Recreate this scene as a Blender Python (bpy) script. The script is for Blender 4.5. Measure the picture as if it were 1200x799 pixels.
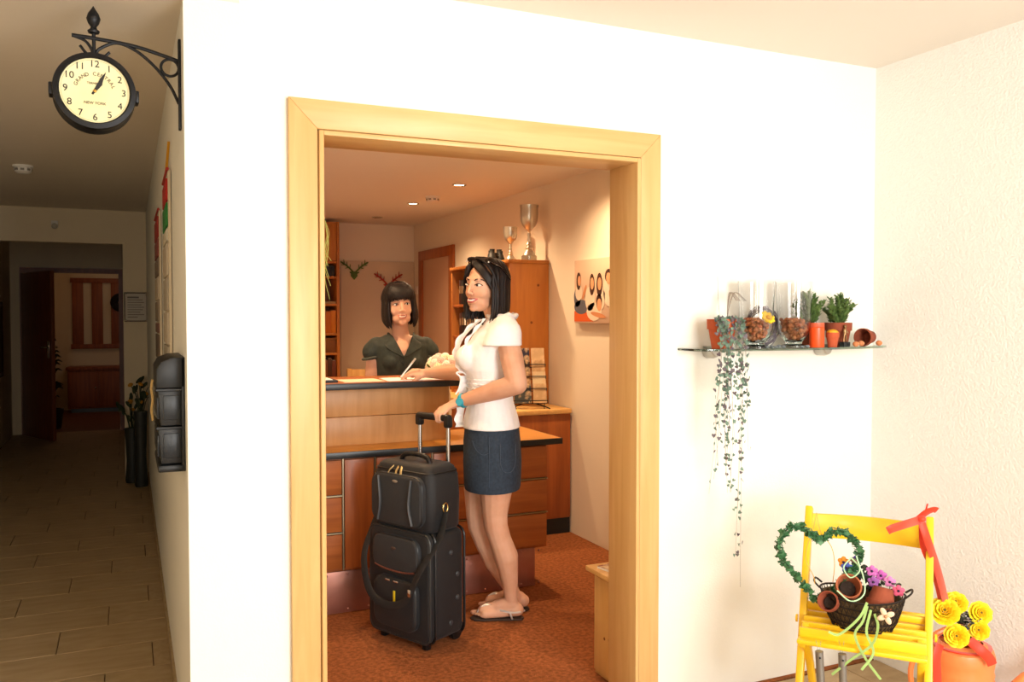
import bpy, bmesh, math, random
from mathutils import Vector, Matrix, Quaternion
from mathutils.bvhtree import BVHTree
S = bpy.context.scene
for o in list(bpy.data.objects): bpy.data.objects.remove(o)
COL = S.collection
R = math.radians
# ------------------------------------------------------------------ camera
EYE = Vector((0, 0, 1.4)); YAW = math.atan(.45); PITCH = math.atan(.0295)
cam = bpy.data.objects.new('camera', bpy.data.cameras.new('camera')); COL.objects.link(cam)
cam.location = EYE; cam.rotation_euler = (math.pi/2-PITCH, 0, -YAW)
cam.data.sensor_width = 36; cam.data.lens = 30; cam.data.clip_start = .05
S.camera = cam
# ------------------------------------------------------------------ world, light, exposure
W = bpy.data.worlds.new('world'); S.world = W; W.use_nodes = True
W.node_tree.nodes['Background'].inputs[0].default_value = (.75, .85, 1, 1)
W.node_tree.nodes['Background'].inputs[1].default_value = .6
def area(name, loc, rot, sx, sy, power, col):
    l = bpy.data.lights.new(name, 'AREA'); l.shape = 'RECTANGLE'; l.size = sx; l.size_y = sy; l.energy = power; l.color = col
    o = bpy.data.objects.new(name, l); COL.objects.link(o); o.location = loc; o.rotation_euler = rot; return o
# daylight entering by the lobby window behind the camera (window_1)
area('window_daylight', (1.45, -1.42, 1.4), (R(90), 0, 0), 1.3, 1.5, 142, (1, .98, .955))
# added fill light from an invented narrow window, to brighten the corridor (window_added)
area('corridor_fill_light', (-.62, -1.42, 1.45), (R(90), 0, 0), .5, 1.2, 34, (1, .95, .87))
S.view_settings.view_transform = 'Standard'; S.view_settings.look = 'None'
S.view_settings.exposure = 0.0; S.view_settings.gamma = 1; S.view_settings.use_curve_mapping = False

# ------------------------------------------------------------------ helpers
_f = Vector((math.sin(YAW)*math.cos(PITCH), math.cos(YAW)*math.cos(PITCH), -math.sin(PITCH)))
_r = Vector((math.cos(YAW), -math.sin(YAW), 0)); _u = _r.cross(_f)
FWD = Vector((math.sin(YAW), math.cos(YAW), 0))
def at(x, y, depth):
    """a place in the room measured off the photograph, at its own distance in metres"""
    return EYE + depth*(_f + (x-600)/1000*_r - (y-399.5)/1000*_u)
def lin(c):
    if isinstance(c, str): c = [int(c[i:i+2], 16)/255 for i in (0, 2, 4)]
    return tuple(v/12.92 if v <= .04045 else ((v+.055)/1.055)**2.4 for v in c)
MATS = {}
def mat(name, col, rough=.6, metal=0, col2=None, nscale=8, stretch=(1, 1, 1), bump=0, bscale=60, spec=.5, trans=0, ior=1.45,
        emit=0, ecol=None, sheen=0, sss=0, ramp=(.35, .65), detail=4, distort=0, alpha=1, backlit=0, coat=0):
    if name in MATS: return MATS[name]
    m = bpy.data.materials.new(name); m.use_nodes = True; nt = m.node_tree; b = nt.nodes['Principled BSDF']
    c = lin(col); b.inputs['Base Color'].default_value = (*c, 1)
    b.inputs['Roughness'].default_value = rough; b.inputs['Metallic'].default_value = metal
    b.inputs['Specular IOR Level'].default_value = spec; b.inputs['IOR'].default_value = ior
    b.inputs['Transmission Weight'].default_value = trans
    if alpha < 1: b.inputs['Alpha'].default_value = alpha
    if coat: b.inputs['Coat Weight'].default_value = coat; b.inputs['Coat Roughness'].default_value = .15
    if sheen: b.inputs['Sheen Weight'].default_value = sheen
    if sss:
        b.inputs['Subsurface Weight'].default_value = sss; b.inputs['Subsurface Scale'].default_value = .01
        b.inputs['Subsurface Radius'].default_value = (1, .35, .2)
    if emit:
        b.inputs['Emission Color'].default_value = (*lin(ecol or col), 1); b.inputs['Emission Strength'].default_value = emit
    if col2 or bump:
        tc = nt.nodes.new('ShaderNodeTexCoord'); mp = nt.nodes.new('ShaderNodeMapping'); mp.inputs['Scale'].default_value = stretch
        nt.links.new(tc.outputs['Object'], mp.inputs['Vector'])
    if col2:
        n = nt.nodes.new('ShaderNodeTexNoise'); n.inputs['Scale'].default_value = nscale; n.inputs['Detail'].default_value = detail
        n.inputs['Distortion'].default_value = distort
        nt.links.new(mp.outputs[0], n.inputs['Vector'])
        cr = nt.nodes.new('ShaderNodeValToRGB'); cr.color_ramp.elements[0].position, cr.color_ramp.elements[1].position = ramp
        cr.color_ramp.elements[0].color = (*c, 1); cr.color_ramp.elements[1].color = (*lin(col2), 1)
        nt.links.new(n.outputs['Fac'], cr.inputs['Fac']); nt.links.new(cr.outputs['Color'], b.inputs['Base Color'])
    if bump:
        n2 = nt.nodes.new('ShaderNodeTexNoise'); n2.inputs['Scale'].default_value = bscale; n2.inputs['Detail'].default_value = 3
        nt.links.new(tc.outputs['Object'], n2.inputs['Vector'])
        bp = nt.nodes.new('ShaderNodeBump'); bp.inputs['Strength'].default_value = bump; bp.inputs['Distance'].default_value = .01
        nt.links.new(n2.outputs['Fac'], bp.inputs['Height']); nt.links.new(bp.outputs[0], b.inputs['Normal'])
    MATS[name] = m; return m
def wood(name, c1, c2, along='z', rough=.45, nscale=6, thin=14, coat=0):
    st = {'x': (1, thin, thin), 'y': (thin, 1, thin), 'z': (thin, thin, 1)}[along]
    return mat(name, c1, rough, col2=c2, nscale=nscale*.35, stretch=st, ramp=(.3, .72), detail=6, distort=.6, coat=coat)

class MB:
    def __init__(s): s.bm = bmesh.new()
    def box(s, c, d, rz=0, M=None):
        m = (M or Matrix()) @ Matrix.Translation(c) @ Matrix.Rotation(rz, 4, 'Z') @ Matrix.Diagonal((*d, 1)); bm = s.bm
        v = [bm.verts.new(m @ Vector((x, y, z))) for z in (-.5, .5) for x, y in ((-.5, -.5), (.5, -.5), (.5, .5), (-.5, .5))]
        for f in ((3, 2, 1, 0), (4, 5, 6, 7), (0, 1, 5, 4), (1, 2, 6, 5), (2, 3, 7, 6), (3, 0, 4, 7)): bm.faces.new([v[i] for i in f])
        return s
    def bx(s, x0, x1, y0, y1, z0, z1):
        return s.box(((x0+x1)/2, (y0+y1)/2, (z0+z1)/2), (x1-x0, y1-y0, z1-z0))
    def ell(s, c, r, M=None, seg=16, rings=10):
        if not hasattr(r, '__len__'): r = (r, r, r)
        m = Matrix.Translation(c) @ (M or Matrix()) @ Matrix.Diagonal((*r, 1)); bm = s.bm
        vr = [[bm.verts.new(m @ Vector((math.sin(t)*math.cos(p), math.sin(t)*math.sin(p), -math.cos(t)))) for p in (2*math.pi*k/seg for k in range(seg))] for t in (math.pi*i/rings for i in range(1, rings))]
        b, tp = bm.verts.new(m @ Vector((0, 0, -1))), bm.verts.new(m @ Vector((0, 0, 1)))
        for k in range(seg):
            k1 = (k+1) % seg; bm.faces.new((b, vr[0][k1], vr[0][k])); bm.faces.new((tp, vr[-1][k], vr[-1][k1]))
            for i in range(rings-2): bm.faces.new((vr[i][k], vr[i][k1], vr[i+1][k1], vr[i+1][k]))
        return s
    def rings(s, rings, cap=True, closed=False):
        bm = s.bm; vr = [[bm.verts.new(p) for p in ring] for ring in rings]; n = len(vr[0])
        rng = range(len(vr)) if closed else range(len(vr)-1)
        for i in rng:
            a, b = vr[i], vr[(i+1) % len(vr)]
            for k in range(n): bm.faces.new((a[k], a[(k+1) % n], b[(k+1) % n], b[k]))
        if cap and not closed and n > 2:
            bm.faces.new(list(reversed(vr[0]))); bm.faces.new(vr[-1])
        return s
    def tube(s, pts, r, seg=8, closed=False, flat=1.0, up=None):
        pts = [Vector(p) for p in pts]; n = len(pts)
        if not hasattr(r, '__len__'): r = [r]*n
        out = []; prev = None
        for i, p in enumerate(pts):
            if closed: t = pts[(i+1) % n]-pts[i-1]
            else: t = pts[min(i+1, n-1)]-pts[max(i-1, 0)]
            if t.length < 1e-9: t = Vector((0, 0, 1))
            t.normalize()
            if prev is None:
                ref = Vector(up) if up else (Vector((0, 0, 1)) if abs(t.z) < .9 else Vector((1, 0, 0)))
                a = ref - t*ref.dot(t)
            else: a = prev - t*prev.dot(t)
            if a.length < 1e-6: a = t.orthogonal()
            a.normalize(); prev = a; b = t.cross(a)
            out.append([p + (a*math.cos(2*math.pi*k/seg)*flat + b*math.sin(2*math.pi*k/seg))*r[i] for k in range(seg)])
        return s.rings(out, cap=not closed, closed=closed)
    def caps(s, a, b, ra, rb, seg=14):
        """tapered capsule with round ends"""
        a = Vector(a); b = Vector(b); d = b-a; L = d.length
        if L < 1e-6: return s.ell(a, ra)
        d.normalize(); pts = []; rr = []
        for k in range(5): t = k/5*math.pi/2; pts.append(a-d*ra*math.cos(t)); rr.append(max(ra*math.sin(t), ra*.02))
        pts.append(a); rr.append(ra); pts.append(b); rr.append(rb)
        for k in range(1, 6): t = k/5*math.pi/2; pts.append(b+d*rb*math.sin(t)); rr.append(max(rb*math.cos(t), rb*.02))
        return s.tube(pts, rr, seg)
    def lathe(s, prof, c=(0, 0, 0), seg=24, M=None, cap=True):
        c = Vector(c); M = M or Matrix()
        return s.rings([[c + (M @ Vector((max(r, 1e-4)*math.cos(2*math.pi*k/seg), max(r, 1e-4)*math.sin(2*math.pi*k/seg), z))) for k in range(seg)] for r, z in prof], cap=cap)
    def cyl(s, a, b, r, r2=None, seg=16): return s.tube([a, b], [r, r if r2 is None else r2], seg)
    def prism(s, pts, z0, z1, M=None):
        M = M or Matrix()
        return s.rings([[M @ Vector((x, y, z)) for x, y in pts] for z in (z0, z1)])
    def face(s, pts):
        s.bm.faces.new([s.bm.verts.new(p) for p in pts]); return s
    def mesh(s, name, m, bevel=0, smooth=True, seg=2, angle=38):
        bm = s.bm
        bmesh.ops.recalc_face_normals(bm, faces=bm.faces)
        if bevel:
            ed = [e for e in bm.edges if len(e.link_faces) == 2 and e.calc_face_angle(0) > R(30)]
            bmesh.ops.bevel(bm, geom=ed, offset=bevel, offset_type='OFFSET', segments=seg, profile=.5, affect='EDGES', clamp_overlap=True)
        me = bpy.data.meshes.new(name); bm.to_mesh(me); bm.free()
        for mm in (m if isinstance(m, (list, tuple)) else [m]): me.materials.append(mm)
        if smooth:
            for p in me.polygons: p.use_smooth = True
            me.set_sharp_from_angle(angle=R(angle))
        return me
    def build(s, name, m, parent=None, bevel=0, smooth=True, seg=2, loc=None, rz=0, angle=38):
        return link(name, s.mesh(name, m, bevel, smooth, seg, angle), parent, loc, rz)
def link(name, me, parent=None, loc=None, rz=0):
    o = bpy.data.objects.new(name, me); COL.objects.link(o)
    if parent: o.parent = parent
    if loc is not None: o.location = loc
    o.rotation_euler.z = rz
    return o
def tag(o, label=None, cat=None, group=None, kind=None):
    if label: o['label'] = label
    if cat: o['category'] = cat
    if group: o['group'] = group
    if kind: o['kind'] = kind
    return o
def thing(name, label, cat, loc=(0, 0, 0), rz=0, group=None):
    o = link(name, None, None, loc, rz); o.empty_display_size = .05
    return tag(o, label, cat, group)
def struct(o, label=None): o['kind'] = 'structure'; (label and tag(o, label)); return o
def copy_tree(o, parent=None):
    c = o.copy(); COL.objects.link(c); c.parent = parent
    for ch in o.children: copy_tree(ch, c)
    return c
def text_mesh(mb, txt, size, M, depth=.0006, align='CENTER'):
    cu = bpy.data.curves.new('txt', 'FONT'); cu.body = txt; cu.size = size; cu.align_x = align; cu.align_y = 'CENTER'; cu.extrude = depth
    ob = bpy.data.objects.new('txt', cu); me = bpy.data.meshes.new_from_object(ob)
    me.transform(M); mb.bm.from_mesh(me); bpy.data.objects.remove(ob); bpy.data.meshes.remove(me)
def remesh(mb, voxel, smooth=4, extra=None):
    """union of solids grown into one continuous skin"""
    bmesh.ops.recalc_face_normals(mb.bm, faces=mb.bm.faces)
    me = bpy.data.meshes.new('tmp'); mb.bm.to_mesh(me); mb.bm.free()
    ob = bpy.data.objects.new('tmp', me); ts = bpy.data.scenes.new('tmp'); ts.collection.objects.link(ob)
    md = ob.modifiers.new('r', 'REMESH'); md.mode = 'VOXEL'; md.voxel_size = voxel; md.use_smooth_shade = True
    if smooth:
        sm = ob.modifiers.new('s', 'SMOOTH'); sm.factor = .5; sm.iterations = smooth
    vl = ts.view_layers[0]; vl.update(); dg = vl.depsgraph; out = bpy.data.meshes.new_from_object(ob.evaluated_get(dg))
    bpy.data.objects.remove(ob); bpy.data.meshes.remove(me); bpy.data.scenes.remove(ts)
    for p in out.polygons: p.use_smooth = True
    return out
def bez(pts, n=8):
    """smooth curve through points (Catmull-Rom)"""
    P = [Vector(p) for p in pts]; P = [P[0]*2-P[1]]+P+[P[-1]*2-P[-2]]; out = []
    for i in range(1, len(P)-2):
        for k in range(n):
            t = k/n; a, b, c, d = P[i-1:i+3]
            out.append(.5*((2*b)+(c-a)*t+(2*a-5*b+4*c-d)*t*t+(-a+3*b-3*c+d)*t**3))
    out.append(P[-2]); return out
def M3(xa, ya, za, o=(0, 0, 0)):
    m = Matrix.Identity(4)
    for i in range(3): m[i][0], m[i][1], m[i][2], m[i][3] = xa[i], ya[i], za[i], o[i]
    return m

# ------------------------------------------------------------------ materials
PLASTER = mat('plaster_white', 'F0EDE2', .85, bump=.12, bscale=180, spec=.2)
PLASTER_R = mat('plaster_rough_white', 'EEECE8', .9, bump=.4, bscale=110, spec=.2)
CEIL = mat('ceiling_paint', 'E9E2D8', .9, bump=.06, bscale=120, spec=.2)
CREAM = mat('plaster_cream', 'E8DCC8', .85, bump=.1, bscale=180, spec=.2)
SAND = mat('plaster_sand', 'E2D0B0', .85, bump=.1, bscale=180, spec=.2)  # sand tint puts the corridor's warm bounce light into the wall colour
CEILC = mat('ceiling_paint_corridor', 'E8DCCA', .9, bump=.06, bscale=120, spec=.2)  # warmer ceiling colour stands in for bounce light in the corridor
BEECH = wood('beech_veneer', 'DCB478', 'CFA264', 'z', .4)
BEECHX = wood('beech_veneer_across', 'DCB478', 'CFA264', 'x', .4)
CHERRY = wood('cherry_veneer', 'AC5E28', '8C4A1E', 'z', .42, coat=.05)
CHERRYX = wood('cherry_veneer_across', 'B2662E', '945022', 'x', .42, coat=.05)
RISERW = wood('pale_cherry_board', 'CE9A64', 'BA864E', 'z', .4, thin=10)
PINE = wood('pine_honey', 'C07A34', 'A8642A', 'z', .45, thin=9)
PINEL = wood('pine_pale', 'DDB06E', 'CB9A58', 'z', .45, thin=9)
DOORW = wood('door_brown', '8A4A26', '743A1C', 'z', .4)
BLACK = mat('black_edge', '1E2224', .35)
COPPER = mat('copper_sheet', 'C08C7C', .38, metal=.75, col2='A87466', nscale=5, bump=.15, bscale=14)
ALU = mat('brushed_aluminium', 'A89C80', .35, metal=.9)
CARPET = mat('carpet_rust', 'A8643C', .95, col2='84502E', nscale=55, bump=.6, bscale=260, spec=.1)
TILE = mat('floor_tile_beige', 'B49A74', .5, col2='A68C66', nscale=5, stretch=(1, 5, 1), bump=.03, bscale=40)
GROUT = mat('grout', '6A5540', .9)
TERRA = mat('terracotta', 'C05A34', .85, col2='AC4C2A', nscale=14, bump=.1, bscale=120)
TERRAD = mat('terracotta_dark', '93472C', .85, col2='7C3A24', nscale=14, bump=.15, bscale=90)
IRON = mat('black_iron', '15161A', .45, metal=.3)
GLASS = mat('clear_glass', 'FFFFFF', .02, trans=1, ior=1.45)
WHITEP = mat('white_plastic', 'E8E2D6', .4)
PAPER = mat('paper_white', 'F2EEE6', .8)
SOIL = mat('soil', '2C2018', .95, bump=.5, bscale=80)
CHROME = mat('chrome', 'D8D8D8', .12, metal=1)
SILVER = mat('trophy_silver', 'D0CABC', .3, metal=.9)
# ------------------------------------------------------------------ the setting
XC, XR, YW, YB, YWB = .15, 2.76, 2.56, 8.0, 2.7        # corridor wall, right wall, doorway wall front, corridor end, doorway wall back
HL, HR = 2.395, 2.29                                      # lobby and inner ceiling heights
DX0, DX1, DZ = .515, 1.635, 1.95                          # door opening
def w_(name, *boxes, m=PLASTER, label=None):
    b = MB()
    for q in boxes: b.bx(*q)
    return struct(b.build(name, m, smooth=False), label)
fl = struct(MB().bx(-1.45, XR+.12, -1.45, YW+.02, -.12, -.006).bx(-1.45, XC+.02, YW+.02, 14.4, -.12, -.006).build('floor', GROUT, smooth=False), 'beige plank tile floor of lobby and corridor')
tm = MB().box((0, 0, -.004), (.569, .281, .012)).mesh('tile', TILE, bevel=.0015, seg=1, smooth=False)
PY, PX = .285, .573; offs = (.078, .285, .475)
for j in range(-15, 28):
    y0 = 3.665 + j*PY; o0 = offs[j % 3]
    hi = XR if y0+PY/2 < YW else XC
    for i in range(-4, 6):
        xa = o0 + i*PX; xb = xa+PX
        a, b = max(xa, -1.25), min(xb, hi)
        if b-a < .04 or y0+PY < -.6: continue
        t = link('tile', tm, fl, ((a+b)/2, y0+PY/2, 0)); t.scale.x = (b-a-.004)/.569
struct(MB().bx(XC+.15, XR, YWB-.165, 8.2, -.12, 0).build('floor_carpet', CARPET, smooth=False), 'rust brown carpet floor of the reception')
w_('wall_front', (XC, DX0, YW, YWB, 0, HL+.02), (DX1, XR+.02, YW, YWB, 0, HL+.02), (DX0, DX1, YW, YWB, DZ, HL+.02), label='white plaster wall with the doorway')
w_('wall_right', (XR, XR+.12, -1.45, YWB, -.02, HL+.02), m=PLASTER_R, label='rough white plaster wall beside the yellow chair')
w_('ceiling', (-1.45, XR+.12, -1.45, YW+.03, HL, HL+.1), m=CEIL)
w_('wall_corridor', (XC, XC+.15, YWB-.02, 8.16, 0, HR+.1), label='white corridor wall with the hanging clock')
w_('wall_left', (-1.4, -1.25, -1.45, 14.4, 0, HL+.02), m=SAND)
w_('ceiling_corridor', (-1.4, XC+.15, YW+.0, 14.4, HR, HR+.1), m=CEILC)
wx0, wx1, wz0, wz1 = .75, 2.15, .65, 2.25
nx0, nx1, nz0, nz1 = -.9, -.34, .8, 2.1  # opening of the added narrow window, there to let light into the corridor
w_('wall_back', (-1.45, nx0, -1.45, -1.3, 0, HL+.02), (nx1, wx0, -1.45, -1.3, 0, HL+.02), (nx0, nx1, -1.45, -1.3, 0, nz0), (nx0, nx1, -1.45, -1.3, nz1, HL+.02),
   (wx1, XR+.12, -1.45, -1.3, 0, HL+.02), (wx0, wx1, -1.45, -1.3, 0, wz0), (wx0, wx1, -1.45, -1.3, wz1, HL+.02))
for nm_, a0, a1, b0, b1 in (('window_1', wx0, wx1, wz0, wz1), ('window_added', nx0, nx1, nz0, nz1)):
    wf = struct(link(nm_, None), 'unseen white lobby window frame')
    for q in ((a0, a0+.05, -1.4, -1.35, b0, b1), (a1-.05, a1, -1.4, -1.35, b0, b1)): MB().bx(*q).build('frame_side', WHITEP, wf)
    for q in ((a0+.05, a1-.05, -1.4, -1.35, b0, b0+.05), (a0+.05, a1-.05, -1.4, -1.35, b1-.05, b1)): MB().bx(*q).build('frame_rail', WHITEP, wf)
# corridor end: pillar, lintel, recess with an open door and the room beyond
w_('wall_corridor_end', (-.035, XC, YB, YB+.15, 0, HR), (-1.25, -.035, YB, YB+.15, 2.01, HR), m=SAND, label='cream lintel and pillar at the corridor end')
w_('wall_recess', (-.035, .12, YB+.15, 11.5, 0, HR), m=SAND)
w_('wall_far_doorway', (-1.25, -1.12, 11.5, 11.62, 0, HR), (-1.12, .12, 11.5, 11.62, 1.93, HR), (-.06, .12, 11.5, 11.62, 0, HR), m=SAND)
w_('wall_far_room', (-1.4, .8, 14.2, 14.35, 0, HR), m=SAND)
w_('wall_far_room_side', (.55, .7, 11.62, 14.2, 0, HR), (.0, .7, 11.55, 11.62, 0, HR), m=SAND)
d3 = struct(link('door_2', None), 'dark brown door frame at the end of the corridor')
MB().bx(-1.15, -1.09, 11.46, 11.5, 0, 1.97).bx(-.1, -.04, 11.46, 11.5, 0, 1.97).bx(-1.09, -.1, 11.46, 11.5, 1.91, 1.97).build('door_casing', DOORW, d3)
far_floor = struct(MB().bx(-1.25, .55, 11.55, 14.2, -.006, .003).build('floor_far_room', mat('far_parquet', '6A3A1C', .4), smooth=False), 'dark wooden floor beyond the corridor')
# open dark door leaf, hinged on the left, swung towards us
dr = thing('open_door', 'dark brown wooden door standing open at the corridor end', 'door', (-1.12, 11.44, 0), R(-64))
MB().bx(0, .83, -.02, .02, .008, 1.9).build('door_leaf', DOORW, dr, bevel=.003)
for s_ in (-1, 1):
    h = MB().bx(.73, .775, s_*.022-.004, s_*.022+.004, .93, 1.12).build('handle_plate', CHROME, dr, bevel=.003)
    MB().tube([(.752, s_*.026, 1.05), (.752, s_*.07, 1.05), (.66, s_*.07, 1.05)], .009).build('lever', CHROME, h)
# baseboard along the corridor
struct(MB().bx(XC-.008, XC, YW, 8.0, .003, .05).build('baseboard_corridor', TILE, smooth=False))

# reception room shell
w_('wall_reception_right', (2.6, 2.72, YWB-.005, 8.3, 0, HR), m=CREAM, label='cream wall on the right of the reception')
w_('wall_reception_back', (XC+.1, 2.62, 8.15, 8.3, 0, HR), m=CREAM, label='cream back wall of the reception')
w_('ceiling_reception', (XC+.1, 2.72, YWB-.03, 8.3, HR, HR+.1), m=CEIL)
struct(MB().bx(1.86, 2.595, 8.128, 8.149, .0, 1.93).build('trim_1', mat('wall_panel_beige', 'D8C6AC', .5), bevel=.003), 'beige panel covering the lower back wall')

# doorway casing and lining in beech
d1 = struct(link('door_1', None), 'pale beech casing and lining around the wide doorway')
OX0, OX1, OZ = .432, 1.717, 2.036
def casing(y0, y1, tagname):
    MX = Matrix(((1, 0, 0, 0), (0, 0, 1, 0), (0, 1, 0, 0), (0, 0, 0, 1)))      # (x, z, y)
    for nm, pts, m in (('casing_side', [(OX0, 0), (DX0, 0), (DX0, DZ), (OX0, OZ)], BEECH), ('casing_side', [(DX1, 0), (OX1, 0), (OX1, OZ), (DX1, DZ)], BEECH), ('casing_head', [(OX0, OZ), (DX0, DZ), (DX1, DZ), (OX1, OZ)], BEECHX)):
        MB().prism(pts, y0, y1, MX).build(nm, m, d1, bevel=.002)
casing(YW-.022, YW, 'f'); casing(YWB, YWB+.02, 'b')
for q, m, nm in (((DX0+.004, DX0+.018, YW-.028, YWB+.02, 0, DZ-.004), BEECH, 'jamb_lining'), ((DX1-.018, DX1-.004, YW-.028, YWB+.02, 0, DZ-.004), BEECH, 'jamb_lining'),
                 ((DX0+.018, DX1-.018, YW-.028, YWB+.02, DZ-.018, DZ-.004), BEECHX, 'head_lining')):
    MB().bx(*q).build(nm, m, d1, bevel=.002)
SEAL = mat('rubber_seal', 'B08A50', .7)
MB().bx(DX0, DX0+.005, YW-.012, YW, 0, DZ).bx(DX1-.005, DX1, YW-.012, YW, 0, DZ).bx(DX0, DX1, YW-.012, YW, DZ-.005, DZ).build('seal', SEAL, d1)

# door in the reception's right wall (closed leaf, cherry casing)
d2 = struct(link('door_3', None), 'closed pale door with cherry frame in reception wall')
for q, nm in (((2.575, 2.6, 6.98, 7.09, 0, 1.93), 'casing_side'), ((2.575, 2.6, 7.83, 7.94, 0, 1.93), 'casing_side'), ((2.575, 2.6, 6.98, 7.94, 1.93, 2.02), 'casing_head')):
    MB().bx(*q).build(nm, CHERRY, d2, bevel=.003)
MB().bx(2.59, 2.6, 7.09, 7.83, 0, 1.93).build('door_leaf', mat('door_pale', 'C9A184', .4), d2, smooth=False)

# ------------------------------------------------------------------ ceiling fittings
EMW = mat('lamp_glow', 'FFE2B0', emit=14, ecol='FFDDA8')
def spot(x, y, power, z=HR, size=140, col=(1, .67, .38)):
    l = bpy.data.lights.new('downlight_bulb', 'SPOT'); l.energy = power; l.color = col; l.spot_size = R(size); l.spot_blend = 1; l.shadow_soft_size = .03
    o = bpy.data.objects.new('downlight_bulb', l); COL.objects.link(o); o.location = (x, y, z-.02); return o
def downlight(x, y, label, power, lit=True):
    t = thing('ceiling_downlight', label, 'ceiling light', (x, y, HR), 0, 'recessed downlights of the reception ceiling')
    MB().lathe([(.034, 0), (.05, -.001), (.05, -.006), (.044, -.009), (.034, -.005), (.034, 0)], seg=28, cap=False).build('trim_ring', CHROME, t)
    MB().lathe([(.0, -.002), (.034, -.003), (.034, -.0005), (.0, -.0005)], seg=24).build('bulb', EMW if lit else mat('lamp_off', '8A6A50', .4), t)
    if lit: spot(x, y, power).location.z = HR-.012
    return t
downlight(2.058, 5.446, 'lit ceiling downlight nearer the doorway, right of the smoke detector', 100)
downlight(2.066, 6.499, 'lit ceiling downlight further back, left of the smoke detector', 95)
downlight(2.06, 7.54, 'unlit dim ceiling downlight near the back wall', 0, False)
downlight(2.24, 4.3, 'lit ceiling downlight above the counter end, hidden by door head', 85)
downlight(.95, 4.4, 'added fill downlight above the counter ledge, hidden by wall', 75)  # unseen lamp added to light the receptionist's face
downlight(.95, 6.3, 'added fill downlight above the bookshelf side, hidden by wall', 110)  # unseen lamp added to brighten the reception back wall
downlight(.98, 3.3, 'added fill downlight just inside the doorway, hidden by door head', 45)  # unseen lamp added to brighten the customer, counter front and near carpet
def detector(x, y, label):
    t = thing('smoke_detector', label, 'smoke detector', (x, y, HR))
    MB().lathe([(.0, 0), (.055, 0), (.055, -.012), (.0, -.012)], seg=28).build('base', WHITEP, t)
    MB().lathe([(.042, -.012), (.046, -.016), (.044, -.036), (.03, -.046), (.0, -.048)], seg=28).build('cover', WHITEP, t)
    m = MB()
    for k in range(8):
        a = k*math.pi/4; m.box((.045*math.cos(a), .045*math.sin(a), -.026), (.006, .02, .012), a)
    m.build('vent_slot', mat('slot_grey', '8A8478', .6), t)
detector(2.082, 6.069, 'white smoke detector on the reception ceiling between lit downlights')
detector(-.556, 5.829, 'white smoke detector on the dim corridor ceiling below the clock')
t = thing('motion_sensor', 'small white round sensor on the corridor lintel', 'sensor', (-.542, YB, 2.145))
MB().box((0, -.008, .01), (.05, .016, .06)).build('housing', WHITEP, t, bevel=.005)
MB().ell((0, -.022, -.005), (.024, .024, .024)).build('lens', mat('lens_grey', 'B8B0A0', .3), t)
# warm lamp of the far room, low and dim
l = bpy.data.lights.new('far_room_lamp', 'POINT'); l.energy = 2.2; l.color = (1, .55, .25); l.shadow_soft_size = .12
o = bpy.data.objects.new('far_room_lamp', l); COL.objects.link(o); o.location = (-.2, 12.9, 2.1)

# ------------------------------------------------------------------ corridor things
# station clock on a scrolled bracket
ck = thing('station_clock', 'round black double-sided station clock hanging from a scrolled iron bracket', 'clock', (XC, 2.69, 2.023))
ARM = R(180+14)   # arm leaves the wall at right angles, swung slightly
CX = -.228
MB().bx(-.008, 0, -.014, .014, -.08, .18).build('wall_plate', IRON, ck, bevel=.002)
MB().tube(bez([(-.004, 0, .118), (-.06, 0, .133), (-.13, 0, .148), (CX, 0, .156), (CX-.055, 0, .158)], 6), .0055, 8).build('top_bar', IRON, ck)
MB().tube(bez([(-.006, 0, -.005), (-.03, 0, .045), (-.07, 0, .095), (-.12, 0, .135), (-.17, 0, .15), (CX+.014, 0, .128), (CX+.004, 0, .108)], 6), .0045, 8).build('support_scroll', IRON, ck)
MB().tube([(-.03+.024*math.cos(a*math.pi/12), 0, .097+.024*math.sin(a*math.pi/12)) for a in range(24)], .004, 8, closed=True).build('ring_ornament', IRON, ck)
MB().tube(bez([(CX-.052, 0, .157), (CX-.02, 0, .145), (CX-.004, 0, .118), (CX-.018, 0, .112), (CX-.035, 0, .132)], 5), .004, 8).build('hanger_scroll', IRON, ck)
MB().tube(bez([(CX+.04, 0, .122), (CX+.025, 0, .108), (CX+.006, 0, .114)], 5), .004, 8).build('hanger_scroll', IRON, ck)
MB().cyl((CX, 0, .1), (CX, 0, .175), .005).build('hanger_rod', IRON, ck)
fin = MB().lathe([(.0, .19), (.014, .192), (.016, .198), (.009, .204), (.008, .21), (.014, .218), (.0185, .232), (.014, .246), (.006, .258), (.0, .268)], (CX, 0, -.022), seg=20)
fin.build('finial', IRON, ck)
# the case faces down the lobby, turned a little to the left
body = link('clock_case', None, ck, (CX, 0, 0)); body.rotation_euler = (0, 0, R(3))
RC = .104
rot = Matrix.Rotation(R(90), 4, 'X')     # lathe axis z -> -y
MB().lathe([(RC-.016, -.046), (RC-.012, -.05), (RC, -.046), (RC+.002, -.034), (RC-.002, -.026), (RC-.002, .026), (RC+.002, .034), (RC, .046), (RC-.012, .05), (RC-.016, .046)], seg=56, M=rot, cap=False).build('case_rim', IRON, body)
FACE = mat('clock_face_cream', 'F3EBBE', .5, col2='EBDFA6', nscale=5)
MB().lathe([(.0, .041), (RC-.012, .041), (RC-.012, .038), (0, .038)], seg=48, M=rot).build('dial', FACE, body)
MB().lathe([(.0, -.041), (RC-.012, -.041), (RC-.012, -.038), (0, -.038)], seg=48, M=rot).build('dial', FACE, body)
MB().lathe([(RC-.0135, .0418), (RC-.0145, .0418), (RC-.0145, .0412), (RC-.0135, .0412)], seg=56, M=rot, cap=False).lathe([(RC-.02, .0418), (RC-.0205, .0418), (RC-.0205, .0412), (RC-.02, .0412)], seg=56, M=rot, cap=False).build('minute_track', mat('dial_line', '8A7A4A', .6), body)
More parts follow.
